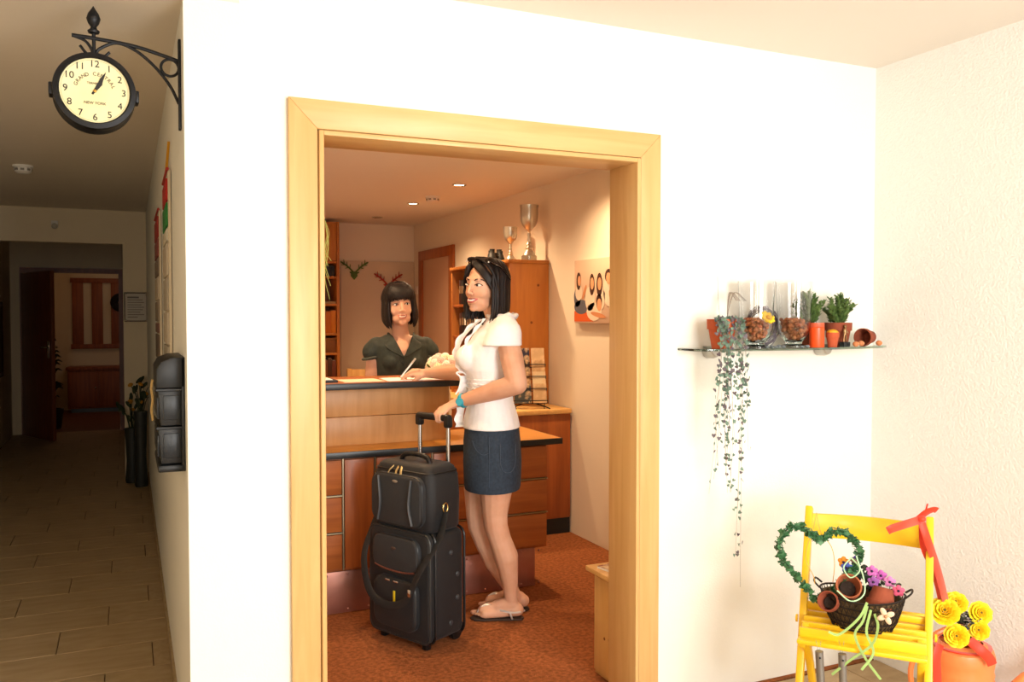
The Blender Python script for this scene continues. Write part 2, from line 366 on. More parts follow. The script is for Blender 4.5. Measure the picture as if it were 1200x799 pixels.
INK = mat('dial_ink', '22201C', .6)
for k in range(1, 13):
    a = math.pi/2-k*math.pi/6; nm = MB()
    text_mesh(nm, str(k), .026, Matrix.Translation((.073*math.cos(a), -.0425, .073*math.sin(a))) @ rot); nm.build('numeral', INK, body, smooth=False)
lt = MB(); word = 'GRAND CENTRAL'
for i, ch in enumerate(word):
    a = R(158-(i/(len(word)-1))*136); text_mesh(lt, ch, .0135, Matrix.Translation((.05*math.cos(a), -.0425, .05*math.sin(a)-.004)) @ rot @ Matrix.Rotation(a-math.pi/2, 4, 'Z'))
text_mesh(lt, 'TERMINAL', .0085, Matrix.Translation((0, -.0425, .02)) @ rot)
text_mesh(lt, 'NEW YORK', .0105, Matrix.Translation((0, -.0425, -.034)) @ rot)
lt.build('lettering', mat('dial_ink_brown', '5A4A34', .6), body, smooth=False)
for nm_, L, w, deg, y in (('hour_hand', .04, .006, 33, -.0435), ('minute_hand', .062, .0045, 28, -.0445)):
    a = math.pi/2-R(deg); d = Vector((math.cos(a), 0, math.sin(a))); n = Vector((-d.z, 0, d.x))
    p = [-d*.012-n*w*.4, -d*.012+n*w*.4, d*L*.6+n*w, d*L, d*L*.6-n*w]
    MB().rings([[q+Vector((0, y, 0)) for q in p], [q+Vector((0, y+.0006, 0)) for q in p]]).build(nm_, INK, body, smooth=False)
MB().lathe([(0, .046), (.004, .0455), (.005, .042)], seg=16, M=rot).build('hub', mat('brass', 'A8803A', .3, metal=1), body)
for s_ in (-1, 1): MB().box((s_*(RC+.004), 0, 0), (.012, .05, .034)).build('side_hinge', IRON, body, bevel=.003)

# three-pocket black leather letter rack on the corridor wall
LEA = mat('black_leather', '14171A', .42, bump=.08, bscale=300)
LEAD = mat('black_leather_inset', '1A2026', .35, bump=.05, bscale=200)
rk = thing('letter_rack', 'black leather three-pocket letter rack on the corridor wall edge', 'letter rack', (XC, 2.66, .945)); rk.scale = (.86, 1, 1)
MB().bx(-.012, 0, 0, .33, 0, .335).build('back_panel', LEA, rk, bevel=.003)
prof = [(0, .335), (-.04, .334), (-.075, .322), (-.09, .3), (-.09, .245), (0, .245)]
MB().rings([[Vector((x, y, z)) for x, z in prof] for y in (0, .33)]).build('top_flap', LEA, rk, bevel=.004)
for z0, z1 in ((.135, .238), (.024, .127)):
    p = MB().rings([[Vector((x, y, z)) for x, z in ((-.01, z0), (-.078, z0), (-.086, z1), (-.01, z1))] for y in (.004, .326)]).build('pocket', LEA, rk, bevel=.004)
    MB().bx(-.07, -.016, .001, .006, z0+.018, z1-.014).build('side_inset', LEAD, p, bevel=.002)
    MB().bx(-.0885, -.08, .02, .31, z0+.02, z1-.02).build('front_inset', LEAD, p, bevel=.002)
    MB().tube([(-.012, .002, z1+.002), (-.088, .002, z1+.002), (-.088, .328, z1+.002)], .004, 6).build('piping', LEA, p)
MB().bx(-.088, 0, -.002, .332, 0, .021).build('bottom_rail', LEA, rk, bevel=.006)
FRAY = mat('frayed_card', 'C9A668', .8)
MB().tube(bez([(-.093, .3, .25), (-.097, .31, .22), (-.093, .3, .19), (-.097, .31, .15), (-.093, .3, .12)], 4), .005, 6).build('leaflet_edge', FRAY, rk)

# children's banners of felt on the corridor wall
def banner(y0, y1, z0, z1, label, cols):
    t = thing('felt_banner', label, 'wall hanging', (XC, y0, z0), 0, 'long felt banners on the corridor wall')
    w = y1-y0; h = z1-z0
    MB().bx(-.012, -.002, 0, w, 0, h).build('cloth', mat('felt_cream', 'CFC0A4', .9), t, bevel=.003)
    MB().tube([(-.014, -.012, h), (-.014, w+.012, h)], .006, 8).build('hanging_rod', mat('felt_red', 'A8322A', .9), t)
    rnd = random.Random(int(z1*100+y0*10)); hh = h-.02; i = 0
    while hh > .06:
        d = rnd.uniform(.05, .13); c = cols[i % len(cols)]; i += 1
        yy = rnd.uniform(.01, .03)
        MB().bx(-.019, -.011, yy, w-yy, hh-d, hh-.008).build('felt_patch', mat('felt_'+c, c, .95), t, bevel=.003); hh -= d
banner(3.34, 3.72, 1.1, 1.93, 'nearer felt banner with green and red patches above the letter rack', ['B02A24', '2E7A3A', 'C8BEA8', 'B8AA94', 'A89C88', 'B8AA94', 'A89C88', '2E7A3A', '24508A', '8A2A3A', 'A89C88'])
banner(4.35, 4.85, 1.05, 1.9, 'farther felt banner with red patches near the corridor end', ['9A342C', '8A4A40', '7A6A5C', 'B8A890', '8A7A68', '7A5A50', '6A5A4C', 'B8A890'])
st = thing('felt_pennant', 'yellow pointed felt pennant hung above the nearer banner', 'pennant', (XC, 3.34, 1.93))
MB().rings([[Vector((x, y, z)) for y, z in ((.0, .1), (.03, .09), (.4, .0), (.36, -.015))] for x in (-.012, -.003)]).build('cloth', mat('felt_yellow', 'E0A020', .9), st, smooth=False)

# acrylic notice on the pillar
sg = thing('notice_plaque', 'small framed notice with metal corner studs on the corridor pillar', 'sign', (.064, YB-.004, 1.475))
MB().box((0, -.005, 0), (.185, .01, .25)).build('frame', mat('plaque_frame', '5A4A3E', .3), sg, bevel=.003)
MB().box((0, -.011, 0), (.165, .003, .23)).build('notice_sheet', mat('plaque_sheet', 'C4B8A6', .5), sg)
ln = MB()
for k in range(9):
    w = (.09, .12, .13, .11, .13, .12, .1, .13, .08)[k]; ln.box((-.066+w/2, -.0132, .082-k*.021), (w, .001, .006 if k else .014))
ln.build('printed_lines', mat('plaque_ink', '6A6056', .5), sg, smooth=False)
for sx in (-1, 1):
    for sz in (-1, 1): MB().lathe([(.008, 0), (.008, .01), (.004, .013), (0, .0135)], (sx*.08, -.008, sz*.112), 16, Matrix.Rotation(R(90), 4, 'X')).build('corner_stud', CHROME, sg)

# picture at the far left wall edge
pf = thing('wall_picture', 'dark framed picture on the corridor left wall', 'picture', (-1.25, 9.75, 1.3))
MB().bx(0, .02, .0, .9, -.55, .25).build('frame', mat('frame_dark', '3A2416', .4), pf, bevel=.004)
MB().bx(.02, .023, .05, .85, -.5, .2).build('picture_sheet', mat('picture_brown', '5A4630', .7), pf)

# tall dark vases with dried flowers by the pillar
DARKV = mat('vase_dark_green', '2A2C26', .5, bump=.3, bscale=30); GREENL = mat('leaf_dark', '2E3A1E', .7); YELL = mat('bloom_ochre', 'C88A1C', .8)
def floor_vase(x, y, h, r, label, seed, twist):
    t = thing('floor_vase', label, 'vase', (x, y, 0)); rnd = random.Random(seed)
    MB().lathe([(0, 0), (r*.9, 0), (r, .02), (r*.8, h*.4), (r*.95, h*.8), (r*1.05, h), (r*.9, h), (r*.8, h*.8), (r*.7, h*.3), (0, .03)], seg=20).build('vessel', DARKV, t)
    st_, lf, fl_ = MB(), MB(), MB()
    for k in range(16):
        a = rnd.uniform(0, 6.28); s_ = rnd.uniform(.02, .13); hh = h+rnd.uniform(.08, .26)
        p = Vector((s_*math.cos(a), s_*math.sin(a), hh)); st_.tube(bez([(0, 0, h*.7), (p.x*.4, p.y*.4, (h+hh)/2), p], 3), .003, 5)
        (fl_ if k % 5 == 0 else lf).ell(p, (.022, .022, .014) if k % 5 == 0 else (.014, .014, .035), Matrix.Rotation(a, 4, 'Z') @ Matrix.Rotation(rnd.uniform(-.8, .8), 4, 'X'), 8, 6)
    st_.build('stems', GREENL, t); tag(lf.build('leaves', GREENL, t), kind='stuff'); fl_.build('blooms', YELL, t)
floor_vase(.02, 7.82, .46, .055, 'shorter dark floor vase with ochre dried flowers by the pillar', 3, 0)
floor_vase(.085, 7.6, .62, .05, 'taller dark floor vase with dried leaves beside the corridor wall', 5, 0)

# far room: slatted wall board, round wreath, sideboard, plant
FARW = wood('far_wood', '9A4E1E', '7C3A14', 'z', .5)
bd = thing('slatted_wall_board', 'brown wall board of upright planks in the room beyond the corridor', 'wall panel', (-.75, 14.19, .93))
for k in range(4): MB().bx(k*.26, k*.26+.15, -.03, 0, 0, 1.0).build('plank', FARW, bd, bevel=.004)
for z in (-.02, .96): MB().bx(-.02, .96, -.045, -.03, z, z+.07).build('cross_rail', FARW, bd, bevel=.003)
wr = thing('round_wreath', 'round black wreath hung on the brown plank board', 'wreath', (-.1, 14.11, 1.6))
MB().tube([(.085*math.cos(a*math.pi/10), 0, .085*math.sin(a*math.pi/10)) for a in range(20)], .055, 10, closed=True).build('ring', mat('wreath_black', '140E0A', .9, bump=.8, bscale=60), wr)
sb = thing('sideboard', 'low brown sideboard under the plank board in far room', 'sideboard', (-.8, 13.75, 0))
MB().bx(0, 1.2, 0, .42, .06, .62).build('body', FARW, sb, bevel=.004); MB().bx(-.02, 1.22, -.03, .43, .62, .66).build('top', FARW, sb, bevel=.004)
for k in range(3):
    dd = MB().bx(.02+k*.395, .39+k*.395, -.018, 0, .09, .59).build('door', FARW, sb, bevel=.004); MB().ell((.36+k*.395, -.03, .36), .014).build('knob', CHROME, dd)
MB().bx(.04, 1.16, .03, .4, 0, .06).build('plinth', BLACK, sb)
fp = thing('potted_plant', 'dark slender plant in a pot half behind the open door', 'plant', (-.86, 11.95, 0))
MB().lathe([(0, 0), (.09, 0), (.12, .25), (.1, .25), (.08, .03), (0, .03)], seg=18).build('pot', DARKV, fp)
pl = MB(); rnd = random.Random(8)
for k in range(26):
    a = rnd.uniform(0, 6.28); z = rnd.uniform(.35, 1.15); pl.tube(bez([(0, 0, z-.12), (.05*math.cos(a), .05*math.sin(a), z), (.12*math.cos(a), .12*math.sin(a), z-.02)], 3), [.004, .012, .014, .014, .012, .008, .002], 5)
pl.tube([(0, 0, .2), (.01, 0, .7), (0, .01, 1.15)], .01, 6); tag(pl.build('foliage', GREENL, fp), kind='stuff')
# ------------------------------------------------------------------ reception counter
CY = 3.94
rc = thing('reception_counter', 'cherry reception counter with raised ledge, black edges and copper base', 'counter', (0, 0, 0))
MB().bx(.31, 1.975, CY+.012, 4.42, .2, .735).build('body', CHERRY, rc, smooth=False)
MB().bx(.31, 2.05, CY-.015, 4.46, .737, .752).build('desk_top_core', BLACK, rc, bevel=.003)
dt = MB().bx(.31, 2.05, CY-.012, 4.46, .752, .766).build('desk_top', wood('orange_top', 'C98A3E', 'B87A32', 'x', .4), rc, bevel=.002)
MB().bx(.31, 2.053, CY-.018, CY-.011, .735, .766).bx(2.047, 2.055, CY-.018, 4.46, .735, .766).build('desk_edge', BLACK, rc, bevel=.002)
# risers: two boards one above the other
MB().bx(.31, 1.5, 4.125, 4.145, .766, .905).build('riser_board', RISERW, rc, bevel=.002)
MB().bx(.31, 1.5, 4.121, 4.141, .908, 1.047).build('riser_board', RISERW, rc, bevel=.002)
MB().bx(1.48, 1.5, 4.14, 4.4, .766, 1.047).build('riser_end', RISERW, rc, bevel=.002)
MB().bx(.31, 1.56, 3.985, 4.4, 1.05, 1.079).build('ledge_core', BLACK, rc, bevel=.002)
MB().bx(.31, 1.555, 3.99, 4.4, 1.079, 1.083).build('ledge_top', CHERRYX, rc, bevel=.001)
def front(nm, x0, x1, z0, z1, m):
    g = .007
    return MB().bx(x0+g, x1-g, CY-.006, CY+.014, z0+g, z1-g).build(nm, m, rc, bevel=.0025)
rows = ((.21, .385), (.385, .56), (.56, .735))
for z0, z1 in rows:
    front('drawer_front', .31, .907, z0, z1, CHERRYX); front('drawer_front', 1.345, 1.975, z0, z1, CHERRYX)
for x0, x1 in ((.907, 1.06), (1.06, 1.2), (1.2, 1.345)): front('panel', x0, x1, .21, .735, CHERRY)
al = MB()
for x in (.907, 1.06, 1.2, 1.345): al.bx(x-.003, x+.003, CY-.004, CY+.013, .21, .735)
al.build('upright_strip', ALU, rc)
for z in (.385, .56):
    for a, b in ((.31, .904), (1.348, 1.975)): MB().bx(a, b, CY-.004, CY+.013, z-.003, z+.003).build('drawer_strip', ALU, rc)
MB().bx(.31, 1.91, CY+.02, 4.4, .0, .2).build('plinth', CHERRY, rc, smooth=False)
nk = 4
for k in range(nk):
    a = .31+k*(1.6/nk); MB().bx(a+.001, a+1.6/nk-.001, CY+.012, CY+.0195, .004, .205).build('copper_plate', COPPER, rc, bevel=.002)
rv = MB()
for k in range(17):
    for z in (.02, .185): rv.ell((.33+k*.1, CY+.011, z), (.006, .003, .006), seg=8, rings=6)
rv.build('rivet', COPPER, rc)
# things on the ledge
def sheet(x0, x1, y0, y1, z, rz, label, m=PAPER, h=.0015, cat='paper', group=None):
    return tag(MB().box((0, 0, h/2), (x1-x0, y1-y0, h)).build('paper_sheet', m, None, loc=((x0+x1)/2, (y0+y1)/2, z), rz=rz, smooth=False), label, cat, group)
sheet(1.15, 1.45, 4.0, 4.2, 1.083, R(-3), 'white form being filled in under the writing hand', h=.003)
sheet(.93, 1.13, 4.01, 4.2, 1.083, R(2), 'pale paper sheet in the middle of the ledge', mat('paper_peach', 'E8CDB0', .8), h=.002)
fo = thing('dark_folder', 'dark folder on the left end of the counter ledge', 'folder', (.8, 4.12, 1.083))
MB().box((0, 0, .006), (.21, .2, .012)).build('cover', mat('folder_black', '1C2226', .5), fo, bevel=.002); MB().box((0, .0, .0135), (.17, .16, .003)).build('label_sheet', PAPER, fo)

# flower bouquet behind the ledge
fb = thing('flower_bouquet', 'bouquet of cream and pink roses in a vase behind the counter', 'flowers', at(519, 447, 4.75)-Vector((0, 0, .23)))
MB().lathe([(0, 0), (.045, 0), (.05, .08), (.038, .2), (.042, .22), (.034, .21), (.03, .05), (0, .03)], seg=20).build('vase', mat('vase_pale', 'D8D0C0', .3), fb)
rnd = random.Random(4); fm = [mat('rose_cream', 'FBF6EA', .7), mat('rose_pink', 'F8D4CC', .7), mat('rose_yellow', 'F8F0D0', .7)]
for k in range(30):
    a = k*2.4; e = math.acos(1-(k+.5)/30*1.15); c = Vector((.08*math.cos(a)*math.sin(e), .08*math.sin(a)*math.sin(e), .3+.07*math.cos(e)))
    m_ = MB(); nrm = (c-Vector((0, 0, .28))).normalized(); q = nrm.to_track_quat('Z', 'X').to_matrix().to_4x4()
    for ring, (n, rr, h) in enumerate(((7, .017, 0), (6, .011, .006), (4, .005, .01), (1, 0, .011))):
        for j in range(n):
            b = 2*math.pi*j/n+ring*.5; m_.ell(c+q@Vector((rr*math.cos(b), rr*math.sin(b), h)), (.013, .008, .013), q @ Matrix.Rotation(b+math.pi/2, 4, 'Z') @ Matrix.Rotation(.5, 4, 'X'), 6, 5)
    m_.build('rose', fm[k % 3], fb)
lv = MB(); lv.ell((0, 0, .28), (.06, .06, .06))
for k in range(22):
    a = rnd.uniform(0, 6.28); c = Vector((.1*math.cos(a), .1*math.sin(a), rnd.uniform(.2, .33))); lv.ell(c, (.024, .012, .003), Matrix.Rotation(a, 4, 'Z') @ Matrix.Rotation(rnd.uniform(-1, 1), 4, 'Y'), 6, 5)
lv.build('leaves', mat('leaf_fresh', '6E8A34', .6), fb)

# ------------------------------------------------------------------ bookshelf at the back left
bs = thing('bookshelf', 'tall honey pine bookshelf against the reception back wall', 'bookshelf', (.92, 8.14, 0))
for x in (0, .83): MB().bx(x, x+.025, -.34, 0, 0, 2.26).build('side_panel', PINE, bs, bevel=.002)
MB().bx(.025, .83, -.012, 0, 0, 2.26).build('back_panel', CHERRY, bs, smooth=False)
SZ = (.04, .82, 1.04, 1.22, 1.49, 1.74, 1.88, 2.235)
for z in SZ: MB().bx(.025, .83, -.335, -.012, z, z+.022).build('shelf', PINE, bs, bevel=.002)
for k in range(2): 
    d_ = MB().bx(.028+k*.402, .425+k*.402, -.34, -.325, 1.905, 2.235).build('door', PINE, bs, bevel=.002); MB().ell((.39+k*.08, -.35, 2.0), .012).build('knob', CHERRY, d_)
    d_ = MB().bx(.028+k*.402, .425+k*.402, -.34, -.325, .065, .815).build('door', PINE, bs, bevel=.002); MB().ell((.39+k*.08, -.35, .6), .012).build('knob', CHERRY, d_)
def row(x0, x1, z, cols, hmax, lab, cat='book', tmin=.03, tmax=.05, seed=1):
    rnd = random.Random(seed); x = x0; i = 0
    while x < x1-.012:
        w = min(rnd.uniform(tmin, tmax), x1-x); h = hmax*rnd.uniform(.86, 1)
        cn, c = cols[i % len(cols)]
        b = thing('book', f'{cn} book {lab}, {ORD[i]} from the left', cat, (.92+x+w/2, 7.82, z), 0, 'books on the pine bookshelf')
        MB().box((0, .09, h/2), (w-.001, .19, h)).build('cover', mat('book_'+c, c, .6), b, bevel=.003); MB().box((0, .095, h/2), (w-.008, .183, h+.001)).build('pages', PAPER, b)
        x += w; i += 1
ORD = ['first', 'second', 'third', 'fourth', 'fifth', 'sixth', 'seventh', 'eighth', 'ninth', 'tenth', 'eleventh', 'twelfth', 'thirteenth', 'fourteenth', 'fifteenth', 'sixteenth']
row(.58, .825, 1.242, [('orange', 'B8641C'), ('amber', 'C4741E'), ('orange-brown', 'A8581A')], .22, 'on the orange row', tmin=.04, tmax=.055, seed=2)
row(.42, .58, 1.242, [('dark green', '2A3A2C'), ('grey', '6A6458')], .2, 'left of the orange row', seed=3)
row(.45, .62, 1.51, [('black', '1E1C1C'), ('dark brown', '3A2418'), ('charcoal', '2C2A2A')], .2, 'on the middle shelf', seed=5)
row(.5, .825, 1.762, [('dark blue', '232A3A'), ('black', '1E1C1C')], .1, 'on the upper shelf', seed=6)
row(.42, .825, .842, [('dark brown', '4A2A18'), ('red-brown', '6A3420'), ('brown', '7A4A2A')], .17, 'on the lowest open shelf', seed=8)
for z, lab in ((1.062, 'brown storage box on the low bookshelf shelf'),):
    bxx = thing('storage_box', lab, 'box', (1.6, 7.95, z)); MB().box((0, 0, .06), (.32, .22, .12)).build('body', mat('box_brown', '7A4A24', .7), bxx, bevel=.004); MB().box((0, 0, .127), (.33, .23, .018)).build('lid', mat('box_lid', '8A5A30', .7), bxx, bevel=.003)
sheet(1.55, 1.78, 7.84, 8.02, 1.512, 0, 'flat stack of magazines on the middle shelf of bookshelf', mat('mag_beige', 'B89A70', .6), h=.02, cat='magazine')

# paper deer heads on the back wall
def deer(x, z, s, m, label, cat='wall decoration'):
    t = thing('deer_head_trophy', label, cat, (x, 8.128, z), 0, 'paper deer head trophies')
    MB().prism([(-.03*s, .03*s), (.03*s, .03*s), (.035*s, -.02*s), (0, -.06*s), (-.035*s, -.02*s)], 0, .012, Matrix.Rotation(R(90), 4, 'X')).build('back_plate', m, t)
    MB().rings([[Vector((a*.02*s*k, -.006-.05*(1-k), b*s*.03*k-.03*(1-k))) for a, b in ((-1, .6), (0, 1), (1, .6), (.6, -1), (-.6, -1))] for k in (1, .8, .55)]).build('head', m, t)
    for sd in (-1, 1):
        an = MB(); an.tube(bez([(sd*.012*s, -.02, .02*s), (sd*.05*s, -.02, .06*s), (sd*.1*s, -.02, .1*s), (sd*.15*s, -.02, .13*s)], 4), [.009*s]*12+[.004*s], 6)
        for bx_, bz, tx, tz in ((.05, .06, .045, .105), (.08, .085, .08, .13), (.11, .105, .115, .155), (.06, .07, .1, .06), (.1, .1, .14, .095)):
            an.tube([(sd*bx_*s, -.02, bz*s), (sd*tx*s, -.02, tz*s)], [.007*s, .003*s], 5)
        an.build('antler', m, t); MB().ell((sd*.035*s, -.02, .015*s), (.02*s, .006, .008*s), Matrix.Rotation(-sd*.4, 4, 'Y')).build('ear', m, t)
deer(1.99, 1.80, .9, mat('felt_deer_green', '5A7A40', .85), 'green deer head with antlers on the back wall')
deer(2.325, 1.685, .95, mat('felt_deer_red', 'A83826', .85), 'red deer head with antlers behind the receptionist')

# low tan seat and pale basket behind the receptionist
ar = thing('wooden_chair', 'tan wooden chair with pale cushion behind the receptionist', 'chair', (2.02, 7.35, 0))
for x in (-.22, .22):
    for y in (-.2, .2): MB().bx(x-.02, x+.02, y-.02, y+.02, 0, .93 if y > 0 else .66).build('leg', PINEL, ar, bevel=.004)
MB().bx(-.24, .24, -.22, .22, .42, .46).build('seat', PINEL, ar, bevel=.006); MB().box((0, 0, .5), (.42, .4, .08)).build('cushion', mat('cushion_pale', 'C8B49A', .9), ar, bevel=.03, seg=3)
MB().bx(-.2, .2, .185, .215, .78, .92).build('backrest', PINEL, ar, bevel=.005); MB().bx(-.2, .2, .185, .215, .58, .66).build('backrest_rail', PINEL, ar, bevel=.005)
for x in (-.22, .22): MB().bx(x-.025, x+.025, -.22, .2, .66, .69).build('armrest', PINEL, ar, bevel=.006)
sw = thing('light_switch', 'white double light switch beside the cherry door frame', 'switch', (2.6, 8.05, 1.65), R(-90))
MB().box((0, -.005, 0), (.085, .01, .085)).build('plate', WHITEP, sw, bevel=.003)
for x in (-.018, .018): MB().box((x, -.012, 0), (.032, .006, .06)).build('rocker', WHITEP, sw, bevel=.002)

# ------------------------------------------------------------------ side counter, tall cabinet, trophies
sc = thing('side_cabinet', 'cherry side cabinet with pale worktop against the right wall', 'cabinet', (2.59, 4.85, 0))
MB().bx(-.42, 0, 0, 1.6, .1, .775).build('body', CHERRY, sc, smooth=False)
MB().bx(-.4, 0, -.012, .0, .105, .775).build('end_panel', CHERRY, sc, bevel=.003)
MB().bx(-.445, 0, -.03, 1.62, .775, .805).build('worktop', PINEL, sc, bevel=.004)
MB().bx(-.4, 0, -.0, 1.6, 0, .1).build('plinth', BLACK, sc, smooth=False)
tc = thing('tall_cabinet', 'tall honey pine cabinet with open shelves standing on side cabinet', 'cabinet', (2.595, 5.16, .805))
MB().bx(-.29, 0, 0, .022, 0, .945).build('side_panel', PINE, tc, bevel=.002); MB().bx(-.29, 0, 1.1, 1.122, 0, .945).build('side_panel', PINE, tc, bevel=.002)
MB().bx(-.3, 0, -.008, 1.13, .945, .968).build('top', PINE, tc, bevel=.003); MB().bx(-.012, 0, .022, 1.1, 0, .945).build('back_panel', CHERRY, tc, smooth=False)
for z in (.0, .2, .42, .66): MB().bx(-.28, -.012, .022, 1.1, z, z+.02).build('shelf', CHERRY, tc, bevel=.002)  # shelves and back in darker wood, to darken the open interior
bi_ = 0; rnd = random.Random(41)
for z, lab in ((1.487, 'upper'), (1.247, 'lower')):  # dark binders added to fill and darken the open shelves
    y = 5.55
    for k in range(12):
        wd = rnd.uniform(.045, .06); cn, c = (('dark brown', '2C1A12'), ('black', '161414'), ('maroon', '3A1814'))[k % 3]; h_ = .19*rnd.uniform(.9, 1)
        f_ = thing('binder', f'{cn} binder on the {lab} open shelf of the tall cabinet, {ORD[k]} from the front', 'binder', (2.34, y+wd/2, z), 0, 'binders in the tall pine cabinet')
        MB().box((.09, 0, h_/2), (.2, wd-.002, h_)).build('cover', mat('binder_'+c, c, .6), f_, bevel=.003); MB().box((-.0105, 0, h_*.6), (.001, wd*.6, h_*.3)).build('spine_label', PAPER if k % 4 == 1 else mat('label_tan', '8A6A4A', .7), f_)
        y += wd
        if y > 6.2: break
kn = MB(); rnd = random.Random(3)
for x, z in ((-.13, .55), (-.2, .28), (-.08, .8)): kn.lathe([(0, 0), (.009, 0), (.009, .0008), (0, .0008)], (x, -.0002, z), 14, Matrix.Rotation(R(90), 4, 'X'))
kn.build('wood_knots', mat('knot', '7A421C', .6), tc)
MB().lathe([(.014, 0), (.018, .004), (.02, .012), (.012, .02), (0, .022)], (-.12, 0, .25), 18, Matrix.Rotation(R(90), 4, 'X')).build('knob', PINE, tc)
def trophy(x, y, z, H_, r, label):
    t = thing('trophy_cup', label, 'trophy', (x, y, z), 0, 'silver trophy cups on the tall cabinet')
    MB().lathe([(0, 0), (r*.85, 0), (r*.85, H_*.09), (r*.7, H_*.1), (0, H_*.1)], seg=28).build('base', mat('trophy_base', 'B8AE9C', .2, metal=.8), t)
    p = [(r*.7, H_*.1), (r*.62, H_*.14), (r*.34, H_*.2), (r*.4, H_*.23), (r*.24, H_*.27), (r*.3, H_*.3), (r*.18, H_*.34), (r*.24, H_*.38), (r*.15, H_*.43), (r*.22, H_*.47), (r*.14, H_*.52), (r*.3, H_*.56)]
    MB().lathe(p, seg=24).build('stem', SILVER, t)
    MB().lathe([(r*.15, H_*.55), (r*.4, H_*.575), (r*.75, H_*.64), (r*.95, H_*.74), (r, H_*.86), (r*.98, H_*.93), (r*1.04, H_), (r*1.0, H_), (r*.93, H_*.92), (r*.9, H_*.76), (r*.5, H_*.62), (0, H_*.59)], seg=32, cap=False).build('cup', SILVER, t)
trophy(2.49, 5.25, 1.773, .375, .062, 'larger silver trophy cup at the front of the tall cabinet')
trophy(2.44, 5.45, 1.773, .245, .05, 'smaller silver trophy cup beside the black binoculars')
bi = thing('binoculars', 'black binoculars standing on the tall cabinet beside the small trophy', 'binoculars', (2.38, 5.57, 1.773), R(20)); bi.scale = (1, 1, .72)
RUB = mat('rubber_black', '141414', .6)
for s_ in (-1, 1):
    MB().lathe([(0, 0), (.033, 0), (.034, .05), (.03, .06), (.025, .085), (.022, .09), (.022, .12), (.0, .12)], (s_*.04, 0, 0), 20).build('barrel', RUB, bi)
    MB().lathe([(.018, .12), (.019, .135), (0, .135)], (s_*.034, 0, 0), 16).build('eyecup', RUB, bi)
MB().bx(-.03, .03, -.012, .012, .03, .095).build('bridge', RUB, bi, bevel=.004); MB().lathe([(0, .07), (.012, .07), (.012, .1), (0, .1)], seg=14).build('focus_wheel', RUB, bi)

# leaflet rack with leaflets
lr_o = (2.36, 4.98, .805)
lr = thing('leaflet_rack', 'black wire leaflet rack on the side cabinet worktop', 'rack', lr_o, R(-18))
wre = MB()
for sx in (-.1, .1):
    wre.tube(bez([(sx*.9, -.08, .002), (sx, -.02, .03), (sx, .03, .06), (sx, .06, .33)], 4), .0035, 6)
for z, y in ((.035, -.06), (.11, -.025), (.185, .01), (.26, .04)):
    wre.tube([(-.11, y, z), (.11, y, z)], .003, 6); wre.tube([(-.11, y-.03, z+.02), (.11, y-.03, z+.02)], .003, 6)
    for sx in (-.11, 0, .11): wre.tube([(sx, y-.03, z+.02), (sx, y, z), (sx, y+.02, z+.04)], .003, 6)
wre.build('wire_frame', IRON, lr)
for sx in (-.1, .1): MB().tube(bez([(sx*.4, -.02, .03), (sx, -.06, .012), (sx*1.25, -.09, .003)], 4), .004, 6).build('foot', IRON, lr)
Mr = Matrix.Translation(lr_o) @ Matrix.Rotation(R(-18), 4, 'Z')
lc = [[('dark blue', '2C2A44'), ('beige', 'C8A880')], [('brown and black', '3A2A22'), ('tan', 'B89268')], [('sepia', '8A5E3A'), ('cream', 'D8C4A0')], [('slate grey', '3E4446'), ('sand', 'C0A078')]]
tier = ('top', 'upper middle', 'lower middle', 'bottom')
for i, (z, y) in enumerate(((.262, .035), (.187, .005), (.112, -.03), (.037, -.065))):
    for j in range(2):
        cn, c = lc[i][j]; w = (.11, .085)[j]; x = (-.045, .065)[j]
        lf = thing('leaflet', f'{cn} leaflet in the {tier[i]} tier of the wire rack', 'leaflet', Mr @ Vector((x, y, z)), R(-18), 'leaflets in the wire rack')
        lf.rotation_euler = (R(-14), 0, R(-18))
        MB().bx(-w/2, w/2, -.004, .004, 0, .125).build('pages', PAPER, lf); MB().bx(-w/2, w/2, -.0055, -.004, 0, .125).build('cover', mat('leaflet_'+c, c, .4, col2='D8B890', nscale=18, ramp=(.5, .62)), lf, smooth=False)

# canvas group picture on the right wall
cv = thing('canvas_picture', 'canvas print of a laughing group of women on reception wall', 'picture', (2.6, 4.15, 1.355))
MB().bx(-.03, 0, 0, .6, 0, .39).build('canvas', mat('canvas_beige', 'D2B49C', .8), cv, bevel=.002)
def blob(mb, pts): mb.rings([[Vector((x, y, z)) for y, z in pts] for x in (mb.x, mb.x-.0006)])
def oval(cy_, cz_, ry, rz_, n=18, rot_=0): return [(cy_+ry*math.cos(a)*math.cos(rot_)-rz_*math.sin(a)*math.sin(rot_), cz_+ry*math.cos(a)*math.sin(rot_)+rz_*math.sin(a)*math.cos(rot_)) for a in (2*math.pi*k/n for k in range(n))]
def printed(nm, m, shapes, lay):
    for s_ in shapes:
        mb = MB(); mb.x = -.0301-lay*.0005; blob(mb, s_); mb.build(nm, m, cv, smooth=False)
